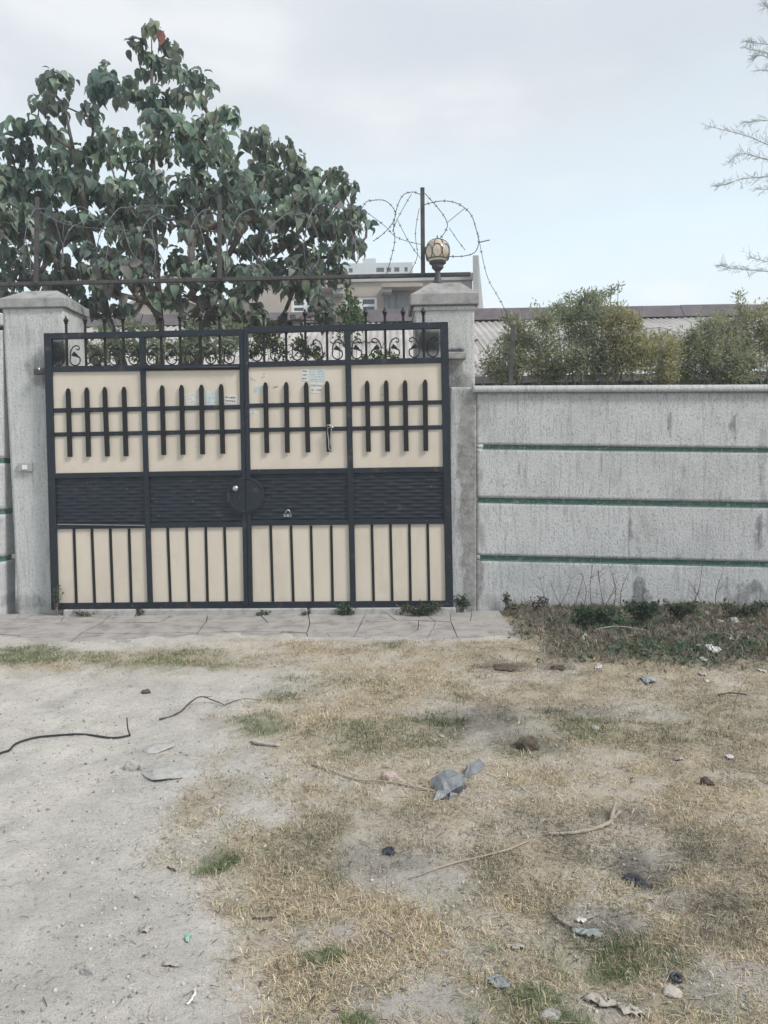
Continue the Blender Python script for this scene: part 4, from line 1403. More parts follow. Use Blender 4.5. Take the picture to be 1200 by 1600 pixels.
# normals should look outward / upward
flip = np.sign(np.sum(nm * (out + np.array([0, 0, .4])), 1))[:, None]
flip[flip == 0] = 1
nm = nm * flip; sd = sd * flip
size = RNG.uniform(.085, .20, N) * RNG.uniform(.85, 1.1, N)
hgt01 = np.clip((pos[:, 2] - 3.0) / 4.0, 0, 1)
pal = np.array([(0.15, 0.21, 0.17), (0.185, 0.25, 0.19), (0.13, 0.185, 0.16), (0.24, 0.305, 0.22), (0.18, 0.215, 0.185), (0.21, 0.22, 0.18), (0.33, 0.385, 0.30)])
pc = RNG.choice(len(pal), N, p=[.22, .2, .17, .13, .13, .07, .08])
ctone = RNG.uniform(.72, 1.35, (len(CL), 1)) * (1 + RNG.normal(size=(len(CL), 3)) * np.array([.045, .02, .04]))
colr = pal[pc] * RNG.uniform(.75, 1.3, N)[:, None] * ctone[ci]
low = (pos[:, 2] < P(300, 330, YTREE).z) & (RNG.random(N) < .35)
colr[low] = np.array([0.20, 0.19, 0.175]) * RNG.uniform(.7, 1.3, low.sum())[:, None]
# nearest-to-camera 300 leaves as separate objects
key = pos[:, 1] - RNG.random(N) * .5
front = np.argsort(key)[:295]
isf = np.zeros(N, bool); isf[front] = True
b = ~isf
v_, f_, c_ = scatter(LT, LF, pos[b], sd[b] * (size[b] * .74)[:, None], dl[b] * size[b][:, None], nm[b] * size[b][:, None], colr[b])
np_mesh('foliage', v_, f_, MAT['leaf'], tree, origin=tuple(WPOS[tree]), col=c_, kind='stuff', smooth=True)
# twelve leaf meshes shared by the single leaves
variants = []
for k in range(12):
    q = LT.copy()
    q[:, 2] += RNG.normal(size=len(q)) * .025
    q[4, 2] -= RNG.uniform(0, .2)
    me = bpy.data.meshes.new('leaf')
    me.from_pydata([tuple(p) for p in q], [], [tuple(f) for f in LF])
    me.polygons.foreach_set('use_smooth', [True] * len(me.polygons))
    a = me.attributes.new('Col', 'FLOAT_COLOR', 'POINT')
    cc = pal[k % len(pal)] * RNG.uniform(.85, 1.2)
    a.data.foreach_set('color', np.tile([*cc, 1.0], len(q)).astype(np.float32))
    me.materials.append(MAT['leaf'])
    variants.append(me)
for i in front:
    o = bpy.data.objects.new('leaf', variants[int(RNG.integers(12))])
    C.objects.link(o)
    o.parent = tree
    mtx = Matrix(((sd[i][0], dl[i][0], nm[i][0]), (sd[i][1], dl[i][1], nm[i][1]), (sd[i][2], dl[i][2], nm[i][2])))
    if mtx.determinant() < 0:
        mtx.col[0] = -mtx.col[0]
    o.rotation_euler = mtx.to_euler()
    o.scale = (size[i] * .74, size[i], size[i])
    o.location = Vector(pos[i]) - WPOS[tree]
# one red dying leaf near the top
me = variants[0].copy()
me.attributes['Col'].data.foreach_set('color', np.tile([.27, .12, .105, 1.0], len(LT)).astype(np.float32))
o = bpy.data.objects.new('leaf', me); C.objects.link(o); o.parent = tree
o['label'] = 'red dying leaf hanging near the tree top'
pq = P(250, 46, YTREE - .35)
o.location = pq - WPOS[tree]; o.rotation_euler = Matrix(((1, 0, 0), (0, -.25, -1), (0, -1, .25))).to_euler(); o.scale = (.13, .21, .2)


# ------------------------------------------------------------------ shrubs (small leaves on stems)
def shrub(name, label, cat, cl_px, Y, dY, pal, lsz, dens, base_u, group=None, lw=.3, stems=True, droop=.2):
    t = thing(name, label, cat, (P(base_u, 600, Y).x, Y, 0), group)
    cs = []
    for (u, v, r) in cl_px:
        y = Y + random.uniform(-dY, dY)
        cs.append((P(u, v, y), r * y / F))
    c = np.array([list(p) for p, r in cs]); r = np.array([q for p, q in cs])
    n = np.maximum(30, (r ** 2) * dens).astype(int)
    ii = np.repeat(np.arange(len(cs)), n)
    N = len(ii)
    d = unit(RNG.normal(size=(N, 3)))
    # each clump is a bundle of short sprays; leaves follow the sprays, so the outline breaks up
    ns = 46
    sd_ = unit(RNG.normal(size=(len(cs), ns, 3)) + np.array([0, 0, .35]))
    sl = RNG.uniform(.55, 1.3, (len(cs), ns))
    k = RNG.integers(ns, size=N)
    tt = RNG.random(N) ** .6
    d = sd_[ii, k]
    pos = c[ii] + d * (tt * sl[ii, k] * r[ii])[:, None] + RNG.normal(size=(N, 3)) * (.012 + .10 * r[ii])[:, None]
    dirv = unit(d * .8 + RNG.normal(size=(N, 3)) * .8 + np.array([0, 0, .35 - droop]))
    s_, dl_, nm_ = frames(dirv, RNG.normal(size=(N, 3)) + np.array([0, -.3, .8]))
    sz = RNG.uniform(.6, 1.25, N) * lsz
    T = np.array([(0, 0, 0), (-.5, .45, .05), (0, 1, -.12), (.5, .45, .05)])
    TF = np.array([(0, 3, 2), (0, 2, 1)])
    pal = np.array(pal)
    cc = pal[RNG.integers(len(pal), size=N)] * RNG.uniform(.75, 1.3, N)[:, None]
    v_, f_, c_ = scatter(T, TF, pos, s_ * (sz * lw)[:, None], dl_ * sz[:, None], nm_ * sz[:, None], cc)
    np_mesh('foliage', v_, f_, MAT['small'], t, origin=tuple(WPOS[t]), col=c_, kind='stuff')
    if stems:
        m = MB()
        bx = WPOS[t]
        for p, q in cs:
            b0 = Vector((bx.x + (p.x - bx.x) * .45, Y + random.uniform(-.1, .1), 0))
            mid = b0.lerp(p, .6) + Vector((random.uniform(-.08, .08), 0, .12))
            m.tube([b0, mid, p + Vector((0, 0, q * .6))], [.014, .009, .003], 5)
        m.build('stems', MAT['twig'], t, kind='stuff')
    return t


random.seed(12)
DK = [(.25, .295, .215), (.29, .33, .215), (.23, .275, .215), (.34, .36, .23)]
OL = [(.38, .385, .22), (.43, .41, .22), (.32, .34, .21), (.48, .43, .25)]
YL = [(.42, .355, .17), (.36, .32, .165), (.29, .28, .16), (.48, .40, .21)]
YS = 8.95
shrub('shrub', 'dark feathery shrub behind the wall, next to the lamp pillar', 'shrub', [(775, 575, 26), (795, 550, 28), (820, 530, 28), (815, 572, 32), (850, 510, 26), (848, 550, 32), (790, 590, 22), (870, 580, 30), (845, 585, 26), (795, 500, 12), (810, 512, 16)], YS, .25, DK + OL[:2], .05, 24000, 820, 'shrubs behind the wall')
shrub('shrub', 'tallest shrub behind the wall with a plume leaning above the shed ridge', 'shrub', [(885, 500, 28), (905, 478, 22), (930, 492, 30), (915, 530, 36), (900, 565, 34), (945, 550, 34), (930, 585, 28), (922, 468, 14), (942, 463, 10), (955, 456, 7), (966, 449, 5), (890, 470, 8), (870, 482, 10)], YS + .1, .25, DK + OL[:1], .05, 24000, 915, 'shrubs behind the wall')
shrub('shrub', 'yellow leaved shrub behind the wall, lighter than its dark neighbours', 'shrub', [(965, 495, 22), (985, 505, 20), (975, 535, 30), (1000, 545, 28), (1010, 572, 30), (970, 575, 30), (1035, 560, 28), (1042, 585, 26), (1048, 545, 20), (1030, 535, 18), (990, 520, 18), (1020, 545, 16), (950, 515, 20)], YS - .1, .2, OL + YL[:3] + OL[:2] + DK[1:2], .05, 24000, 990, 'shrubs behind the wall')
shrub('shrub', 'rounded bluish green shrub behind the wall with a thin sprig on top', 'shrub', [(1065, 560, 26), (1085, 535, 26), (1110, 520, 28), (1100, 560, 34), (1140, 515, 28), (1135, 555, 36), (1165, 540, 30), (1170, 575, 26), (1070, 590, 24), (1120, 588, 30), (1150, 590, 24), (1157, 478, 8), (1154, 464, 7), (1160, 490, 10)], YS + .1, .2, DK + OL[:3], .05, 24000, 1115, 'shrubs behind the wall')
shrub('shrub', 'olive tipped shrub behind the wall overhanging at its far end', 'shrub', [(1165, 505, 20), (1185, 498, 24), (1205, 510, 28), (1195, 540, 26), (1220, 545, 34), (1130, 500, 14), (1240, 570, 34), (1195, 520, 18)], YS + .35, .15, OL + DK[:1], .05, 16000, 1200, 'shrubs behind the wall')
# steel post among the shrubs
MB().bar(P(797, 610, YW + .25), P(802, 508, YW + .25), .045, .03).build('fence_post', MAT['rust'], None, bevel=.003)
tag(bpy.data.objects['fence_post'], 'dark steel post rising among the shrubs on the wall', 'post')
bw4 = thing('barbed_wire', 'thin barbed wire strands running through the shrubs along the wall top', 'barbed wire', tuple(P(960, 590, YW + .25)))
YQ = YW + .3
barbed('x', bw4, [[P(u, v, YQ + .2) for u, v in ((800, 522), (880, 534), (960, 522), (1030, 512), (1060, 520), (1110, 516), (1210, 505), (1300, 510))],
                  [P(u, v, YQ) for u, v in ((745, 600), (765, 586), (790, 560), (803, 545))],
                  [P(u, v, YQ) for u, v in ((1005, 600), (1030, 566), (1033, 530), (1052, 512))]], .0035)

# greenery between gate and shed
shrub('shrub', 'dark bushy shrub behind the gate below the tree', 'shrub', [(150, 555, 22), (185, 545, 24), (215, 555, 22), (245, 545, 22), (285, 550, 24), (320, 545, 24), (350, 545, 24), (375, 530, 22), (160, 520, 14), (205, 515, 16), (300, 520, 16), (350, 515, 20), (235, 520, 10)], 9.6, .3, DK, .085, 6500, 260, lw=.5)
shrub('sapling', 'light green leafy sapling in front of the beige building', 'sapling', [(545, 472, 12), (550, 486, 16), (535, 496, 16), (560, 500, 16), (548, 512, 18), (530, 520, 14), (545, 450, 6)], 12.0, .2, [(.10, .16, .06), (.085, .13, .065), (.13, .18, .07)], .085, 4500, 546, lw=.42)
shrub('shrub', 'yellow green bush seen through the open gate top', 'shrub', [(415, 515, 18), (425, 535, 20), (400, 550, 16), (470, 545, 16), (482, 552, 14), (440, 555, 14), (595, 558, 12), (612, 562, 11), (575, 562, 10), (500, 560, 12)], 10.4, .2, [(.14, .17, .05), (.11, .14, .05), (.075, .105, .055)], .07, 7000, 450, lw=.45)

# ------------------------------------------------------------------ wispy conifer, mostly beyond the frame
random.seed(77)
YC = 15.0
con = thing('conifer_tree', 'thin wispy conifer reaching in with sparse drooping branches against the sky', 'tree', (P(1345, 500, YC).x, YC, 0))
ct = [P(1345, v, YC) for v in (840, 600, 300, 60, -160)]
ct[0].z = 0
MB().tube(ct, [.16, .14, .10, .06, .02], 8).build('trunk', MAT['bark'], con, smooth=True)
NV, NFc = [], []
brs = [[(1345, 260), (1270, 245), (1215, 232), (1165, 212), (1105, 197)], [(1345, 280), (1260, 262), (1200, 250), (1160, 240), (1140, 253)], [(1345, 300), (1260, 270), (1200, 276), (1160, 280), (1122, 292)], [(1345, 90), (1260, 85), (1200, 70), (1166, 66)],
       [(1345, 110), (1265, 100), (1205, 85), (1165, 75)], [(1345, 70), (1270, 40), (1215, 20), (1195, 8)], [(1345, 440), (1280, 428), (1200, 424), (1150, 420), (1128, 416)], [(1345, 150), (1260, 120), (1190, 110)], [(1345, 220), (1280, 215), (1210, 190), (1165, 192)], [(1345, 460), (1280, 430), (1210, 412), (1172, 402)], [(1345, 310), (1250, 298), (1185, 296)],
       [(1345, 130), (1260, 115), (1195, 88), (1180, 90)]]
tm = MB()
for br in brs:
    pts = catmull([P(u, v, YC + random.uniform(-.3, .3)) for u, v in br], 8)
    n = len(pts)
    MB().tube(pts, [.011 * (1 - i / n) + .003 for i in range(n)], 5).build('branch', MAT['palebr'], con, smooth=True)
    for i in range(4, n):
        t = (pts[i] - pts[i - 1]).normalized()
        for _ in range(3):
            dd = (t * random.uniform(.5, 1) + Vector((random.uniform(-.7, .7), random.uniform(-.7, .7), random.uniform(-.5, .6)))).normalized()
            L = random.uniform(.12, .38) * (1 - .5 * i / n)
            q = pts[i] + dd * L
            tm.tube([pts[i], pts[i].lerp(q, .5) + Vector((0, 0, .02)), q], [.0035, .003, .0015], 3, False)
            for s in range(3):
                e = pts[i].lerp(q, random.uniform(.3, 1))
                d2 = (dd + Vector((random.uniform(-.8, .8), random.uniform(-.8, .8), random.uniform(-.6, .6)))).normalized() * random.uniform(.04, .10)
                tm.tube([e, e + d2], [.003, .0015], 3, False)
tm.build('twigs', M('grey_green_twig', (.34, .38, .37), .8, .3, 6, 0), con, kind='stuff')

# ------------------------------------------------------------------ grass and ground cover
def rand_in_view(n, y0, y1, margin=.85):
    # denser near the camera, where the blades show large
    y = y0 * (y1 / y0) ** RNG.random(n)
    x = RNG.uniform(-1, 1, n) * (y * .58 + margin)
    return x, y


def blades(n_t, per, seed):
    x, y = rand_in_view(n_t, 1.75, 7.4)
    g = grassness(x, y)
    keep = RNG.random(n_t) < g ** 1.15 * np.clip(3.4 * fbm(x * 7, y * 7, 123, 3) - .85, .10, 1.2)
    x, y, g = x[keep], y[keep], g[keep]
    n = len(x)
    X = np.repeat(x, per) + RNG.normal(size=n * per) * .026
    Y = np.repeat(y, per) + RNG.normal(size=n * per) * .026
    k = np.repeat(RNG.random(n), per)
    return X, Y, k


X, Y, kt = blades(86000, 10, 0)
N = len(X)
gm = emask(X, Y, GREEN, 3); dm = emask(X, Y, DARK, 6)
Z = height(X, Y) - .004
an = RNG.uniform(0, 2 * np.pi, N)
lean = np.where(RNG.random(N) < .16 + .45 * gm, RNG.uniform(.2, .8, N), RNG.uniform(.95, 1.55, N))
dirv = np.stack([np.cos(an) * np.sin(lean), np.sin(an) * np.sin(lean), np.cos(lean)], 1)
s_, d_, n_ = frames(dirv, np.tile([0.0, 0.0, 1.0], (N, 1)) + RNG.normal(size=(N, 3)) * .2)
L = RNG.uniform(.016, .042, N) * (1 + .2 * gm)
Wd = RNG.uniform(.0014, .0029, N) * (.75 + .12 * Y)
BT = np.array([(-.5, 0, 0), (.5, 0, 0), (.42, .55, .06), (-.42, .55, .06), (0, 1, -.12)])
BF = np.array([(0, 1, 2), (0, 2, 3), (3, 2, 4)])
strawp = np.array([(.62, .51, .355), (.52, .425, .285), (.70, .605, .45), (.40, .32, .215), (.56, .48, .35), (.42, .385, .25), (.25, .20, .14), (.72, .64, .50)])
grn = np.array([(.15, .22, .10), (.105, .165, .08), (.17, .21, .10), (.20, .21, .10)])
pick = RNG.random(N)
isg = pick < np.clip(gm * 1.15, .05, .93) * (.35 + .65 * (gm > .25)) + .6 * (fbm(X * 1.5, Y * 1.5, 90) - .47) * (fbm(X * 1.5, Y * 1.5, 90) > .47)
cc = np.where(isg[:, None], grn[RNG.integers(len(grn), size=N)], strawp[RNG.integers(len(strawp), size=N)])
tone = np.maximum(sstep(.44, .66, fbm(X * 1.1 + 4, Y * 1.6, 201)) * .8,
                  emask(X, Y, [(1080, 1160, 140, 34, .9), (880, 1120, 150, 30, 1), (1060, 1335, 150, 44, 1), (920, 1440, 130, 44, .9), (620, 1330, 120, 44, .9), (1140, 1450, 90, 34, .9), (760, 1120, 130, 34, 1), (860, 1280, 90, 26, .7), (1120, 1060, 120, 14, .6)], 15))
cc = cc * (1 - tone[:, None] * np.array([.42, .38, .32]))
cc = cc * (RNG.uniform(.75, 1.2, N) * (.85 + .3 * kt) * (1 - .45 * dm))[:, None]
v_, f_, c_ = scatter(BT, BF, np.stack([X, Y, Z], 1), s_ * Wd[:, None], d_ * L[:, None], n_ * L[:, None], cc)
np_mesh('grass', v_, f_, MAT['grass'], col=c_, kind='stuff')

# dead weeds and leafy ground cover on the strip beneath the boundary wall
n = 25000
x = RNG.uniform(PAVE_X1 - .2, 5.4, n); y = RNG.uniform(W(1000, 1056).y, YW - .01, n)
kp = RNG.random(n) < weedy(x, y)
x, y = x[kp], y[kp]
N = len(x)
gmm = emask(x, y, GREEN, 3)
z = height(x, y)
an = RNG.uniform(0, 2 * np.pi, N); lean = RNG.uniform(.3, 1.5, N)
dirv = np.stack([np.cos(an) * np.sin(lean), np.sin(an) * np.sin(lean), np.cos(lean)], 1)
s_, d_, n_ = frames(dirv, np.tile([0.0, 0.0, 1.0], (N, 1)) + RNG.normal(size=(N, 3)) * .4)
L = RNG.uniform(.03, .10, N)
brn = np.array([(.165, .14, .11), (.11, .095, .078), (.24, .21, .17), (.085, .078, .068), (.33, .29, .235)])
gr2 = np.array([(.085, .14, .08), (.11, .17, .09), (.075, .12, .08)])
isg = RNG.random(N) < np.clip(gmm * 1.1, .12, .95)
cc = np.where(isg[:, None], gr2[RNG.integers(3, size=N)], brn[RNG.choice(5, N, p=[.28, .2, .24, .08, .2])]) * RNG.uniform(.75, 1.25, N)[:, None]
wd = np.where(isg, RNG.uniform(.014, .03, N), RNG.uniform(.003, .008, N))
L = np.where(isg, L * .6, L)
v_, f_, c_ = scatter(BT, BF, np.stack([x, y, z], 1), s_ * wd[:, None], d_ * L[:, None], n_ * L[:, None], cc)
np_mesh('ground_cover', v_, f_, MAT['grass'], col=c_, kind='stuff')

# gravel and crumbs
IC = np.array([(0, 0, 1), (.89, 0, .45), (.28, .85, .45), (-.72, .53, .45), (-.72, -.53, .45), (.28, -.85, .45), (.72, .53, -.45), (-.28, .85, -.45), (-.89, 0, -.45), (-.28, -.85, -.45), (.72, -.53, -.45), (0, 0, -1)])
IF = np.array([(0, 1, 2), (0, 2, 3), (0, 3, 4), (0, 4, 5), (0, 5, 1), (1, 6, 2), (2, 7, 3), (3, 8, 4), (4, 9, 5), (5, 10, 1), (6, 7, 2), (7, 8, 3), (8, 9, 4), (9, 10, 5), (10, 6, 1), (11, 7, 6), (11, 8, 7), (11, 9, 8), (11, 10, 9), (11, 6, 10)])
x, y = rand_in_view(46000, 1.75, 7.2)
g = grassness(x, y)
cln = fbm(x * 2.2, y * 2.2, 71)
kp = RNG.random(len(x)) < (1 - g * .9) * sstep(.34, .6, cln) * .9 + .08
x, y = x[kp], y[kp]
N = len(x)
sz = .0014 + .0062 * RNG.random(N) ** 9 + .0002 * y
z = height(x, y) + sz * .2
cc = np.array([.44, .425, .40]) * np.where(RNG.random(N) < .16, .42, RNG.uniform(.75, 1.2, N))[:, None]
a = unit(RNG.normal(size=(N, 3))); s_, d_, n_ = frames(a, RNG.normal(size=(N, 3)))
v_, f_, c_ = scatter(IC, IF, np.stack([x, y, z], 1), s_ * (sz * RNG.uniform(.7, 1.5, N))[:, None], d_ * sz[:, None], n_ * (sz * RNG.uniform(.5, 1, N))[:, None], cc)
np_mesh('gravel', v_, f_, MAT['pebble'], col=c_, kind='stuff')

# straw crumbs and dead leaf bits lying about
x, y = rand_in_view(19000, 1.75, 7.4)
kp = (RNG.random(len(x)) < .10 + .6 * grassness(x, y) + .5 * emask(x, y, DARK, 6))
x, y = x[kp], y[kp]
N = len(x)
an = RNG.uniform(0, 2 * np.pi, N)
dirv = np.stack([np.cos(an), np.sin(an), RNG.normal(size=N) * .12], 1)
s_, d_, n_ = frames(dirv, np.tile([0.0, 0.0, 1.0], (N, 1)))
L = RNG.uniform(.015, .07, N) * RNG.uniform(.5, 1.2, N)
wd = RNG.uniform(.0015, .0045, N) * (.8 + .1 * y)
cp = np.array([(.30, .24, .17), (.12, .10, .08), (.50, .44, .34), (.07, .06, .055), (.40, .37, .32)])
cc = cp[RNG.integers(5, size=N)] * RNG.uniform(.8, 1.2, N)[:, None]
v_, f_, c_ = scatter(BT, BF, np.stack([x, y, height(x, y) + .008], 1), s_ * wd[:, None], d_ * L[:, None], n_ * L[:, None], cc)
np_mesh('straw_litter', v_, f_, MAT['grass'], col=c_, kind='stuff')


# ------------------------------------------------------------------ weeds growing at the wall and gate
def weed_plant(label, u, v, hpx, wpx, pal, n, lsz, group=None, y=None):
    p = gp(u, v)
    if y:
        p = P(u, v, y); p.z = max(H(p.x, p.y), p.z - .02)
    k = p.y / F
    t = thing('weed', label, 'weed', tuple(p), group)
    m = MB()
    tips = []
    for i in range(max(4, n // 14)):
        a = random.uniform(0, 6.283); h = hpx * k * random.uniform(.5, 1.05)
        e = p + Vector((math.cos(a) * wpx * k * .5 * random.random() ** .5, -abs(math.sin(a)) * wpx * k * .25, h))
        mid = p.lerp(e, .5) + Vector((0, 0, h * .12))
        m.tube([p + Vector((random.uniform(-.3, .3) * wpx * k * .5, 0, -.02)), mid, e], [.004, .003, .0015], 4)
        tips += [(mid, e)]
    m.build('stems', MAT['twig'], t, kind='stuff')
    idx = RNG.integers(len(tips), size=n); f = RNG.random(n)[:, None]
    A = np.array([list(a) for a, b in tips]); B = np.array([list(b) for a, b in tips])
    pos = A[idx] * (1 - f) + B[idx] * f + RNG.normal(size=(n, 3)) * .012
    dv = unit(RNG.normal(size=(n, 3)) + np.array([0, -.3, .2]))
    s_, d_, n_ = frames(dv, RNG.normal(size=(n, 3)) + np.array([0, 0, .8]))
    sz = RNG.uniform(.6, 1.3, n) * lsz
    cc = np.array(pal)[RNG.integers(len(pal), size=n)] * RNG.uniform(.75, 1.25, n)[:, None]
    T = np.array([(0, 0, 0), (-.5, .45, .05), (0, 1, -.12), (.5, .45, .05)]); TF = np.array([(0, 3, 2), (0, 2, 1)])
    v_, f_, c_ = scatter(T, TF, pos, s_ * (sz * .5)[:, None], d_ * sz[:, None], n_ * sz[:, None], cc)
    np_mesh('leaves', v_, f_, MAT['small'], t, origin=tuple(p), col=c_, kind='stuff')


random.seed(40)
GW = [(.085, .14, .085), (.115, .175, .10), (.07, .11, .075)]
BRW = [(.15, .13, .10), (.10, .09, .075), (.11, .125, .08)]
weed_plant('straggly weed climbing the foot of the bell pillar at the gate edge', 88, 958, 46, 16, BRW + GW, 160, .03, y=YG - .06)
weed_plant('leafy weed on the threshold beneath the gate beside the middle post', 541, 962, 22, 34, GW, 170, .035, y=YG - .08)
weed_plant('small green weed sprouting before the threshold under the meeting gate leaves', 408, 963, 14, 26, GW, 90, .03, y=YG - .08)
weed_plant('tiny weed tuft between the two larger threshold weeds', 477, 963, 10, 12, GW, 40, .025, y=YG - .08)
weed_plant('dark trailing weed mass under the hinge side of the lamp pillar leaf', 655, 960, 24, 90, GW + BRW, 520, .035, y=YG - .07)
weed_plant('green weed tuft at the foot of the lamp pillar', 722, 955, 28, 26, GW, 240, .035, y=YW - .05)
weed_plant('brown dry tuft in the middle of the paving edge', 215, 962, 14, 20, BRW, 60, .025, y=YG - .08)
weed_plant('low reddish weed before the threshold near the bell pillar', 135, 962, 12, 46, [(.14, .10, .07), (.08, .09, .05)], 120, .025, y=YG - .08)
weed_plant('small dark weed against the wall where the paving ends', 792, 960, 26, 16, GW + BRW, 110, .03, y=YW - .05)
weed_plant('green nettle like clump against the foot of the boundary wall', 925, 985, 34, 80, GW, 700, .045)
weed_plant('bushy dark green weed beneath the bluish wall stain', 1000, 988, 40, 60, GW + [(.10, .12, .07)], 620, .045)
weed_plant('brownish weed clump against the wall between the two wall stains', 1060, 978, 30, 70, BRW + GW, 420, .04)
weed_plant('low dry weed clump under the widest wall stain', 1165, 972, 34, 80, BRW + GW, 460, .04)
weed_plant('thin dry weed standing where the wall meets cement strip', 838, 962, 22, 40, BRW, 160, .03)


def dry_stems(label, lst, n_br):
    p0 = gp(*lst[0][0])
    t = thing('dry_plant', label, 'dry plant', tuple(p0))
    for st in lst:
        pts = [P(u, v, YW - .10 - .02 * i) for i, (u, v) in enumerate(st)]
        pts[0].z = H(pts[0].x, pts[0].y) - .02
        c = catmull(pts, 4)
        s = MB().tube(c, [.0042 - .0027 * i / len(c) for i in range(len(c))], 5).build('stem', MAT['darkstick'], t, smooth=True)
        m = MB()
        for i in range(n_br):
            q = c[random.randrange(2, len(c))]
            d = Vector((random.uniform(-1, 1), random.uniform(-.3, .1), random.uniform(.2, 1))).normalized() * random.uniform(.05, .16)
            m.tube([q, q + d], [.002, .001], 4)
        if m.v:
            m.build('side_twigs', MAT['darkstick'], s, kind='stuff')


dry_stems('bare dry stems standing against the wall over the green clump', [[(945, 965), (938, 920), (935, 890)], [(958, 965), (962, 920), (950, 880)], [(972, 965), (970, 925), (985, 890)], [(940, 962), (955, 930), (965, 905)]], 7)
dry_stems('tall sparse dry stalks against the wall above the paving end', [[(856, 962), (850, 930), (842, 900)], [(898, 964), (903, 930), (912, 900)], [(910, 966), (916, 925), (908, 893)], [(925, 965), (922, 915), (928, 872)]], 6)
dry_stems('crossing thin dry stems leaning on the wall near the lamp pillar', [[(880, 962), (870, 935), (862, 915)], [(868, 962), (884, 930), (892, 905)], [(840, 958), (825, 945), (818, 935)]], 4)
dry_stems('three dry stalks against the wall before the widest stain', [[(1080, 965), (1092, 920), (1098, 880)], [(1100, 968), (1090, 930), (1075, 905)], [(1120, 970), (1118, 930), (1130, 890)]], 6)
dry_stems('thin dead sprig with forked twigs standing out in the dry grass', [[(1140, 1102), (1150, 1086), (1168, 1068)]], 0) if False else None


# ------------------------------------------------------------------ things lying on the ground
def rock(label, u, v, wpx, hpx, mat, flat=.6, name='stone', cat='stone', seed=0, rot=0, group=None):
    p = gp(u, v)
    k = p.y / F
    rs = random.Random(seed + int(u * 7 + v))
    bm = MB()
    import bmesh as bmsh
    b = bmsh.new()
    bmsh.ops.create_icosphere(b, subdivisions=3, radius=1)
    sx, sy, sz = wpx * k / 2, wpx * k / 2 * .8, hpx * k * flat
    off = rs.uniform(0, 50)
    for vv in b.verts:
        n_ = mnoise.noise(vv.co * 1.1 + Vector((off, 0, 0)))
        n2 = mnoise.cell(vv.co * 1.7 + Vector((off, 3, 0)))
        f = 1 + .35 * n_ + .12 * n2 + .10 * mnoise.noise(vv.co * 4 + Vector((off, 9, 0))) + (.28 * mnoise.noise(vv.co * 6 + Vector((0, off, 0))) if cat == 'clod' else 0)
        c = vv.co * f
        ca, sa = math.cos(rot), math.sin(rot)
        vv.co = Vector((c.x * ca * sx - c.y * sa * sy, c.x * sa * sx + c.y * ca * sy, c.z * sz))
    me = bpy.data.meshes.new(name)
    b.to_mesh(me); b.free()
    me.materials.append(mat)
    o = bpy.data.objects.new(name, me); C.objects.link(o)
    o.location = p + Vector((0, 0, sz * .25))
    tag(o, label, cat, group)
    return o


rock('angular grey stone standing upright beside the flat stone in the track', 206, 1202, 20, 16, MAT['stone'], .8, seed=1)
rock('small pointed stone wedged between the upright stone and flat stone', 222, 1202, 12, 12, MAT['stone'], .8, seed=2)
rock('large flat pale stone sunk in the dusty track', 262, 1203, 92, 14, MAT['stone'], .45, seed=3)
rock('triangular pale stone half buried behind the flat stone', 246, 1168, 46, 12, MAT['stone'], .5, seed=4, rot=.5)
rock('lone fist sized pale stone on the bare track', 138, 1524, 20, 18, MAT['stone'], .7, seed=5)
rock('small grey stone at the grass edge beside the white stick', 369, 1546, 15, 9, MAT['stone'], .6, seed=6)
rock('pinkish brick fragment lying on dry grass by the bag', 609, 1218, 24, 14, MAT['pinkbrick'], .55, 'brick_fragment', 'brick', seed=7)
rock('pale flat stone at the edge of the green tuft', 862, 1580, 34, 14, MAT['stone'], .5, seed=8)
rock('pale tan stone beside the black ring hole', 1050, 1542, 30, 14, MAT['palewood'], .5, seed=9)
rock('dark round clod of dug earth in the grass', 826, 1168, 36, 20, MAT['clod'], .7, 'soil_clod', 'clod', seed=10)
rock('small dark clod beyond the tall dry grass', 1104, 1232, 20, 12, MAT['clod'], .7, 'soil_clod', 'clod', seed=11)
rock('long low dark clod behind the dry lawn, nearest the paving end', 790, 1044, 36, 6, MAT['clod'], .6, 'soil_clod', 'clod', seed=12)
rock('flat dark brown clod next to the long one', 872, 1045, 22, 8, MAT['clod'], .6, 'soil_clod', 'clod', seed=13)
rock('tiny dark clod alone on the track behind the twig', 228, 1084, 14, 7, MAT['clod'], .6, 'soil_clod', 'clod', seed=14)


def path(name, label, cat, pxs, r0, r1, mat, lift=.004, n=7, extra=None, sub=6):
    if cat in ('stick', 'branch'):
        r0, r1, lift = r0 * .72, r1 * .72, lift * .8
    pts = []
    for i, q in enumerate(pxs):
        u, v = q[0], q[1]
        z = q[2] if len(q) > 2 else 0
        pts.append(gp(u, v, lift + z))
    c = catmull(pts, sub)
    for p in c:
        p.z = max(p.z, H(p.x, p.y) + min(lift, .004))
    kn = random.Random(int(pxs[0][0]))
    m = MB().tube([p + Vector((kn.uniform(-1, 1), kn.uniform(-1, 1), 0)) * r0 * .5 for p in c] if cat != 'cable' else c, [(r0 + (r1 - r0) * i / len(c)) * (kn.uniform(.8, 1.2) if cat != 'cable' else 1) for i in range(len(c))], n)
    t = thing(name, label, cat, tuple(pts[0])) if extra else None
    o = m.build('stem' if extra else name, mat, t, smooth=True)
    if extra:
        for e in extra:
            ep = catmull([gp(q[0], q[1], lift + (q[2] if len(q) > 2 else 0)) for q in e], 4)
            MB().tube(ep, [r1 * 1.1 - r1 * .6 * i / len(ep) for i in range(len(ep))], 6).build('side_twig', mat, t, smooth=True)
        return t
    tag(o, label, cat)
    return o


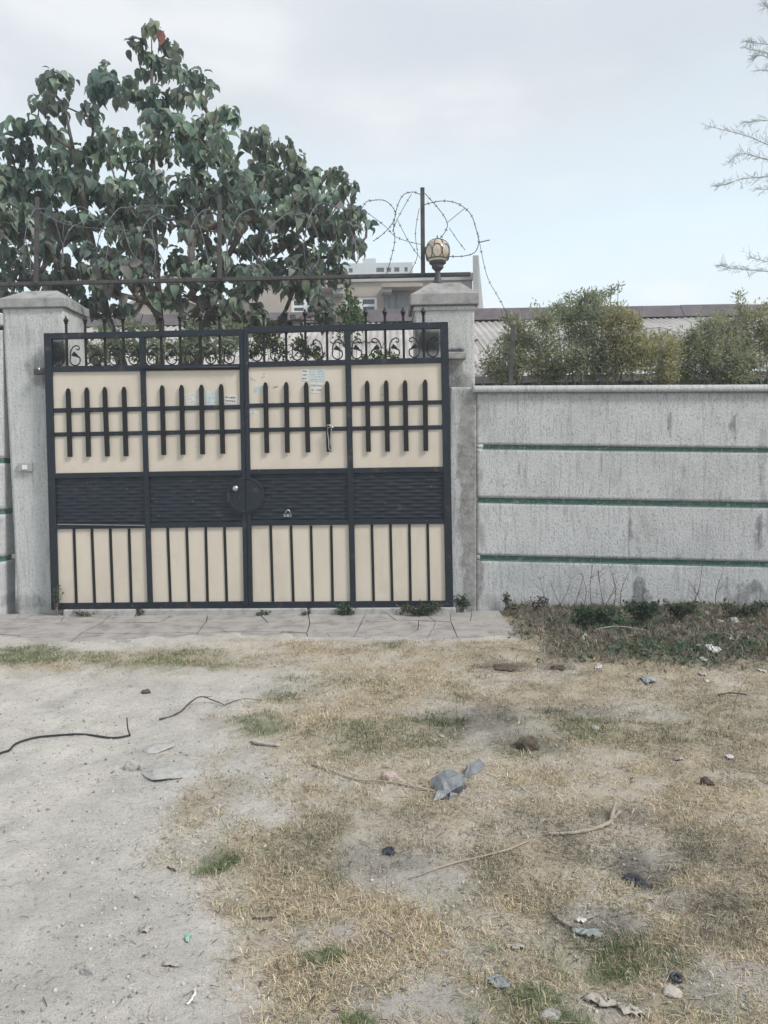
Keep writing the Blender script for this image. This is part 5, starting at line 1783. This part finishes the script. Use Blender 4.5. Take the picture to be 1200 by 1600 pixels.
path('cable', 'black cable end snaking in over the dusty track', 'cable', [(-60, 1200), (0, 1178), (14, 1173), (26, 1162), (55, 1152), (90, 1149), (130, 1149), (175, 1148), (203, 1142)], .0062, .0055, MAT['cable'], .008)
path('cable', 'short black wire stub sticking up at the end of cable', 'cable', [(203, 1143), (200, 1141, .03), (199, 1141, .10)], .005, .003, MAT['cable'], .012)
path('branch', 'thin bent dead branch lying across the track behind the cable', 'branch', [(248, 1122), (275, 1117), (310, 1103, .02), (335, 1109, .01), (352, 1113)], .009, .004, MAT['darkstick'], .01, extra=[[(352, 1112), (380, 1107, .01), (412, 1107)], [(310, 1103, .02), (332, 1102, .03)]])
path('stick', 'pale peeled stick at the green patch by the track', 'stick', [(392, 1158), (412, 1163), (438, 1166)], .017, .012, MAT['palewood'], .014)
path('stick', 'grey brown curved branch with forked end lying in the grass', 'stick', [(856, 1303), (895, 1302), (930, 1296), (952, 1286), (968, 1272)], .009, .013, MAT['stick'], .014, extra=[[(955, 1284), (960, 1273, .02), (962, 1268, .03)]])
path('stick', 'pale forked stick leading towards the curved branch', 'stick', [(640, 1368), (700, 1350), (745, 1338), (790, 1330), (828, 1314)], .004, .006, MAT['stick'], .012)
path('stick', 'long thin dry stalk reaching to the crumpled grey bag', 'stick', [(480, 1188), (520, 1206), (560, 1218), (600, 1224), (668, 1233)], .005, .006, MAT['stick'], .012)
path('stick', 'small white bent stick alone on the bare track', 'stick', [(305, 1554), (304, 1563), (299, 1574), (293, 1581)], .0055, .004, MAT['white_pl'], .008)
path('stick', 'short brown twig in the thin grass below centre', 'stick', [(592, 1445), (606, 1456), (628, 1474)], .004, .005, MAT['stick'], .01)
path('stick', 'dark curved twig piece on the dry lawn towards the wall', 'stick', [(1123, 1085), (1140, 1083, .01), (1167, 1086)], .010, .006, MAT['darkstick'], .012)
path('stick', 'thin forked straw coloured stick right of pale soil', 'stick', [(636, 1404), (644, 1398), (650, 1396)], .003, .003, MAT['stick'], .01)
path('stick', 'dry grey stick beneath the weeds along the wall', 'stick', [(930, 997), (965, 996, .02), (1010, 1001)], .006, .005, MAT['palewood'], .03)
path('stick', 'thin dead sprig standing in the dry lawn', 'stick', [(1146, 1110), (1154, 1096, .07), (1170, 1090, .16)], .003, .002, MAT['darkstick'], .0)
path('stick', 'short dark twig beside the track above the grass bulge', 'stick', [(262, 1350), (275, 1357)], .005, .004, MAT['darkstick'], .008)
path('stick', 'thin red brown twig at the thinning grass edge', 'stick', [(395, 1433), (412, 1434), (432, 1432)], .004, .003, MAT['darkstick'], .008)
path('stick', 'dark twig running from grey rag across dry grass', 'stick', [(860, 1420), (868, 1428), (882, 1434), (897, 1440)], .005, .006, MAT['darkstick'], .012)


def film(name, label, cat, u, v, wpx, hpx, mat, seed, rot=0.0, hz=.5, n=13, group=None, pts=None):
    """crumpled sheet: a wrinkled patch with an irregular outline lying on the ground"""
    p = gp(u, v)
    k = p.y / F
    dvy = (W(u, v - hpx / 2).y - W(u, v + hpx / 2).y) / 2
    rx, ry = wpx * k / 2, max(.012, dvy)
    rs = np.random.default_rng(seed)
    th = np.linspace(0, 2 * np.pi, 22, endpoint=False)
    rim = .45 + .45 * fbm(np.cos(th) * 1.8 + seed, np.sin(th) * 1.8, seed) + rs.uniform(-.05, .38, 22)
    V = [(0.0, 0.0)]
    for ring in (.3, .55, .8, 1.0):
        for a, r in zip(th, rim):
            V.append((math.cos(a) * r * ring, math.sin(a) * r * ring))
    V = np.array(V)
    x = V[:, 0] * rx; y = V[:, 1] * ry
    c, s = math.cos(rot), math.sin(rot)
    X = p.x + x * c - y * s; Y = p.y + x * s + y * c
    q = np.hypot(V[:, 0], V[:, 1])
    hh = rx * hz
    f = 3.2 / max(rx, .02)
    z = hh * (1 - sstep(.2, .95, q)) * .28 + hh * 2.0 * np.abs(fbm(X * f, Y * f, seed + 3, 3) - .5) * (1 - .45 * q) + hh * rs.uniform(0, .4, len(q)) * (q < .95)
    X = X + rs.normal(size=len(q)) * rx * .06; Y = Y + rs.normal(size=len(q)) * ry * .08
    Z = height(X, Y) + .006 + z
    F_ = []
    m = 22
    for i in range(m):
        F_.append((0, 1 + i, 1 + (i + 1) % m, 1 + (i + 1) % m))
    tri = [(0, 1 + i, 1 + (i + 1) % m) for i in range(m)]
    for r in range(3):
        b0 = 1 + r * m
        for i in range(m):
            j = (i + 1) % m
            tri.append((b0 + i, b0 + m + i, b0 + m + j)); tri.append((b0 + i, b0 + m + j, b0 + j))
    o = np_mesh(name, np.stack([X, Y, Z], 1), np.array(tri), mat, None, origin=tuple(p), smooth=False)
    sm = o.modifiers.new('solid', 'SOLIDIFY'); sm.thickness = .0025
    tag(o, label, cat, group)
    return o


# the grey bag: two lobes knotted in the middle
bag = thing('plastic_bag', 'crumpled grey plastic bag lying on the dry grass in mid lawn', 'plastic bag', tuple(gp(705, 1228)))
from mathutils.geometry import delaunay_2d_cdt


def fold_sheet(name, outline, inner, mat, par, thick=.003):
    pts = [gp(u, v, .004) for u, v in outline] + [gp(u, v, h) for u, v, h in inner]
    no = len(outline)
    vs2 = [Vector((p.x, p.y)) for p in pts]
    r = delaunay_2d_cdt(vs2, [], [list(range(no))], 1, 1e-5)
    V = []
    for i, q in enumerate(r[0]):
        src = min(range(len(vs2)), key=lambda j: (vs2[j] - q).length)
        V.append(Vector((q.x, q.y, pts[src].z)))
    m = MB().add(V, [tuple(f) for f in r[2]])
    o = m.build(name, mat, par)
    b = o.modifiers.new('sub', 'SUBSURF'); b.subdivision_type = 'SIMPLE'; b.levels = 2; b.render_levels = 2
    tx = bpy.data.textures.new('crease', 'CLOUDS'); tx.noise_scale = .035
    d = o.modifiers.new('crease', 'DISPLACE'); d.texture = tx; d.strength = .016; d.mid_level = .5; d.texture_coords = 'GLOBAL'
    sm = o.modifiers.new('solid', 'SOLIDIFY'); sm.thickness = thick
    return o


fold_sheet('bag_body', [(670, 1221), (677, 1215), (690, 1216), (704, 1212), (719, 1216), (729, 1220), (722, 1228), (706, 1235), (692, 1242), (677, 1245), (682, 1234), (672, 1229)],
           [(684, 1221, .035), (695, 1219, .055), (708, 1218, .05), (718, 1221, .045), (700, 1226, .03), (708, 1229, .05), (690, 1231, .045), (694, 1236, .015), (684, 1239, .03)], MAT['bagm'], bag)
fold_sheet('bag_mouth', [(722, 1222), (727, 1213), (725, 1205), (735, 1199), (747, 1195), (758, 1197), (752, 1203), (747, 1209), (737, 1213), (731, 1221)],
           [(729, 1217, .04), (733, 1208, .05), (742, 1202, .035), (749, 1200, .05), (739, 1208, .02)], MAT['bagm'], bag)
fold_sheet('bag_shade', [(688, 1243), (700, 1238), (715, 1232), (728, 1226), (729, 1231), (716, 1239), (702, 1244)], [(704, 1240, .02), (718, 1234, .025)], MAT['darkfilm'], bag)  # black sheet standing in for the shade along the bag's lower edge
film('rag', 'grey green rag flattened in the dark soil patch', 'rag', 918, 1448, 52, 20, MAT['greyrag'], 31, -.2, .35)
film('plastic_scrap', 'black plastic scrap crumpled in the dark hollow', 'plastic scrap', 996, 1366, 36, 32, MAT['darkfilm'], 33, .3, .5)
film('plastic_scrap', 'dark scrap half buried by the pale stick near centre', 'plastic scrap', 608, 1328, 24, 14, MAT['darkfilm'], 35, .3, .4)
film('rag', 'teal grey rag strip sunk among the nearest green tufts', 'rag', 778, 1528, 46, 20, MAT['greyrag'], 37, -.5, .35)
film('plastic_sheet', 'pale crumpled sheet pieces spread at the near bottom of lawn', 'plastic sheet', 940, 1556, 60, 26, MAT['palewood'], 39, .1, .35)
film('plastic_sheet', 'pale creased sheet strip pointing away from the crumpled sheet', 'plastic sheet', 985, 1570, 50, 20, MAT['palewood'], 41, -.5, .3)
film('paper_scrap', 'curled white paper scrap above the grey rag', 'paper scrap', 908, 1424, 20, 9, MAT['paper'], 43, .1, .4)
film('plastic_scrap', 'faded green plastic scrap on the bare track', 'plastic scrap', 294, 1474, 10, 14, MAT['greenfilm'], 45, .2, .4)
film('leaf_scrap', 'yellowish dead leaf alone on the bare track', 'dead leaf', 228, 1452, 20, 16, MAT['palewood'], 47, .2, .4)
film('paper_scrap', 'pale torn scrap on the track beside the white stick', 'paper scrap', 268, 1512, 30, 10, MAT['palewood'], 49, .2, .3)
film('plastic_scrap', 'grey plastic scrap lying before the weedy strip', 'plastic scrap', 1012, 1062, 28, 9, MAT['greyrag'], 51, .1, .4)
film('leaf_scrap', 'pale dry leaf at the edge of the lawn tufts', 'dead leaf', 808, 1472, 36, 12, MAT['palewood'], 53, -.2, .3)
random.seed(90)
white = [(1105, 966, 11, 'white scrap at the wall foot under the widest stain'), (1125, 980, 12, 'white scrap just off the wall foot past the first'), (1150, 978, 16, 'pale scrap at the wall foot right behind the largest white one'), (1180, 985, 10, 'small pale scrap behind the wide pale one in the weeds'), (1140, 1009, 16, 'largest white scrap in the weeds'), (1176, 1011, 20, 'wide pale scrap lying past the largest white one'),
         (1090, 1018, 16, 'rounded pale scrap in the weeds'), (1113, 1025, 18, 'pale scrap just before the rounded one in the weeds'), (1100, 1034, 12, 'small white scrap in the green front part of the weeds'), (1098, 1050, 14, 'white scrap at the front edge of the weeds'), (1104, 1061, 8, 'tiny pale scrap on dry lawn just past the weed edge'), (935, 1044, 14, 'white scrap on the dry lawn near dark clods'), (985, 1003, 10, 'little pale scrap under the dry grey stick by the weeds'), (913, 1002, 10, 'pale scrap in the weeds nearest to the paving end'), (930, 1140, 12, 'small white scrap in the dark soil patch'),
         (690, 1150, 10, 'white speck of litter on the green patch'), (1190, 1048, 10, 'white scrap farthest along the front edge of the weeds'), (1140, 1188, 16, 'flat white scrap on dry lawn beyond the small dark clod'), (1060, 1190, 14, 'pale scrap on the lawn between the two dark clods')]
for i, (u, v, w, lab) in enumerate(white):
    film('litter_scrap', lab or 'small pale litter scrap among the dry grass and weeds', 'litter', u, v, w, w * .5, MAT['whitefilm'] if i % 3 else MAT['palewood'], 100 + i, random.uniform(-.5, .5), .4, group='pale litter scraps')
# black rubber ring around a hole
rg = gp(1057, 1520)
k = rg.y / F
MB().tube([rg + Vector((math.cos(a) * 7.5 * k, math.sin(a) * 9 * k, .012)) for a in [2 * math.pi * q / 20 for q in range(21)]], 3.2 * k, 8, False).build('rubber_ring', MAT['darkfilm'], None, smooth=True)
tag(bpy.data.objects['rubber_ring'], 'black rubber ring lying in the nearest pale soil', 'rubber ring')

# ------------------------------------------------------------------ thin haze box, added to lift the dark tones
hm = bpy.data.materials.new('tone_lift_haze')
hm.use_nodes = True
hm.node_tree.nodes.clear()
vo = NN(hm.node_tree, 'ShaderNodeVolumePrincipled')
vo.inputs['Color'].default_value = (.86, .93, 1.0, 1)
vo.inputs['Density'].default_value = 0.0040
mo = NN(hm.node_tree, 'ShaderNodeOutputMaterial')
hm.node_tree.links.new(vo.outputs[0], mo.inputs['Volume'])
hz = MB().box((-950, -650, -3), (950, 1250, 24)).build('haze', hm, None, kind='stuff')
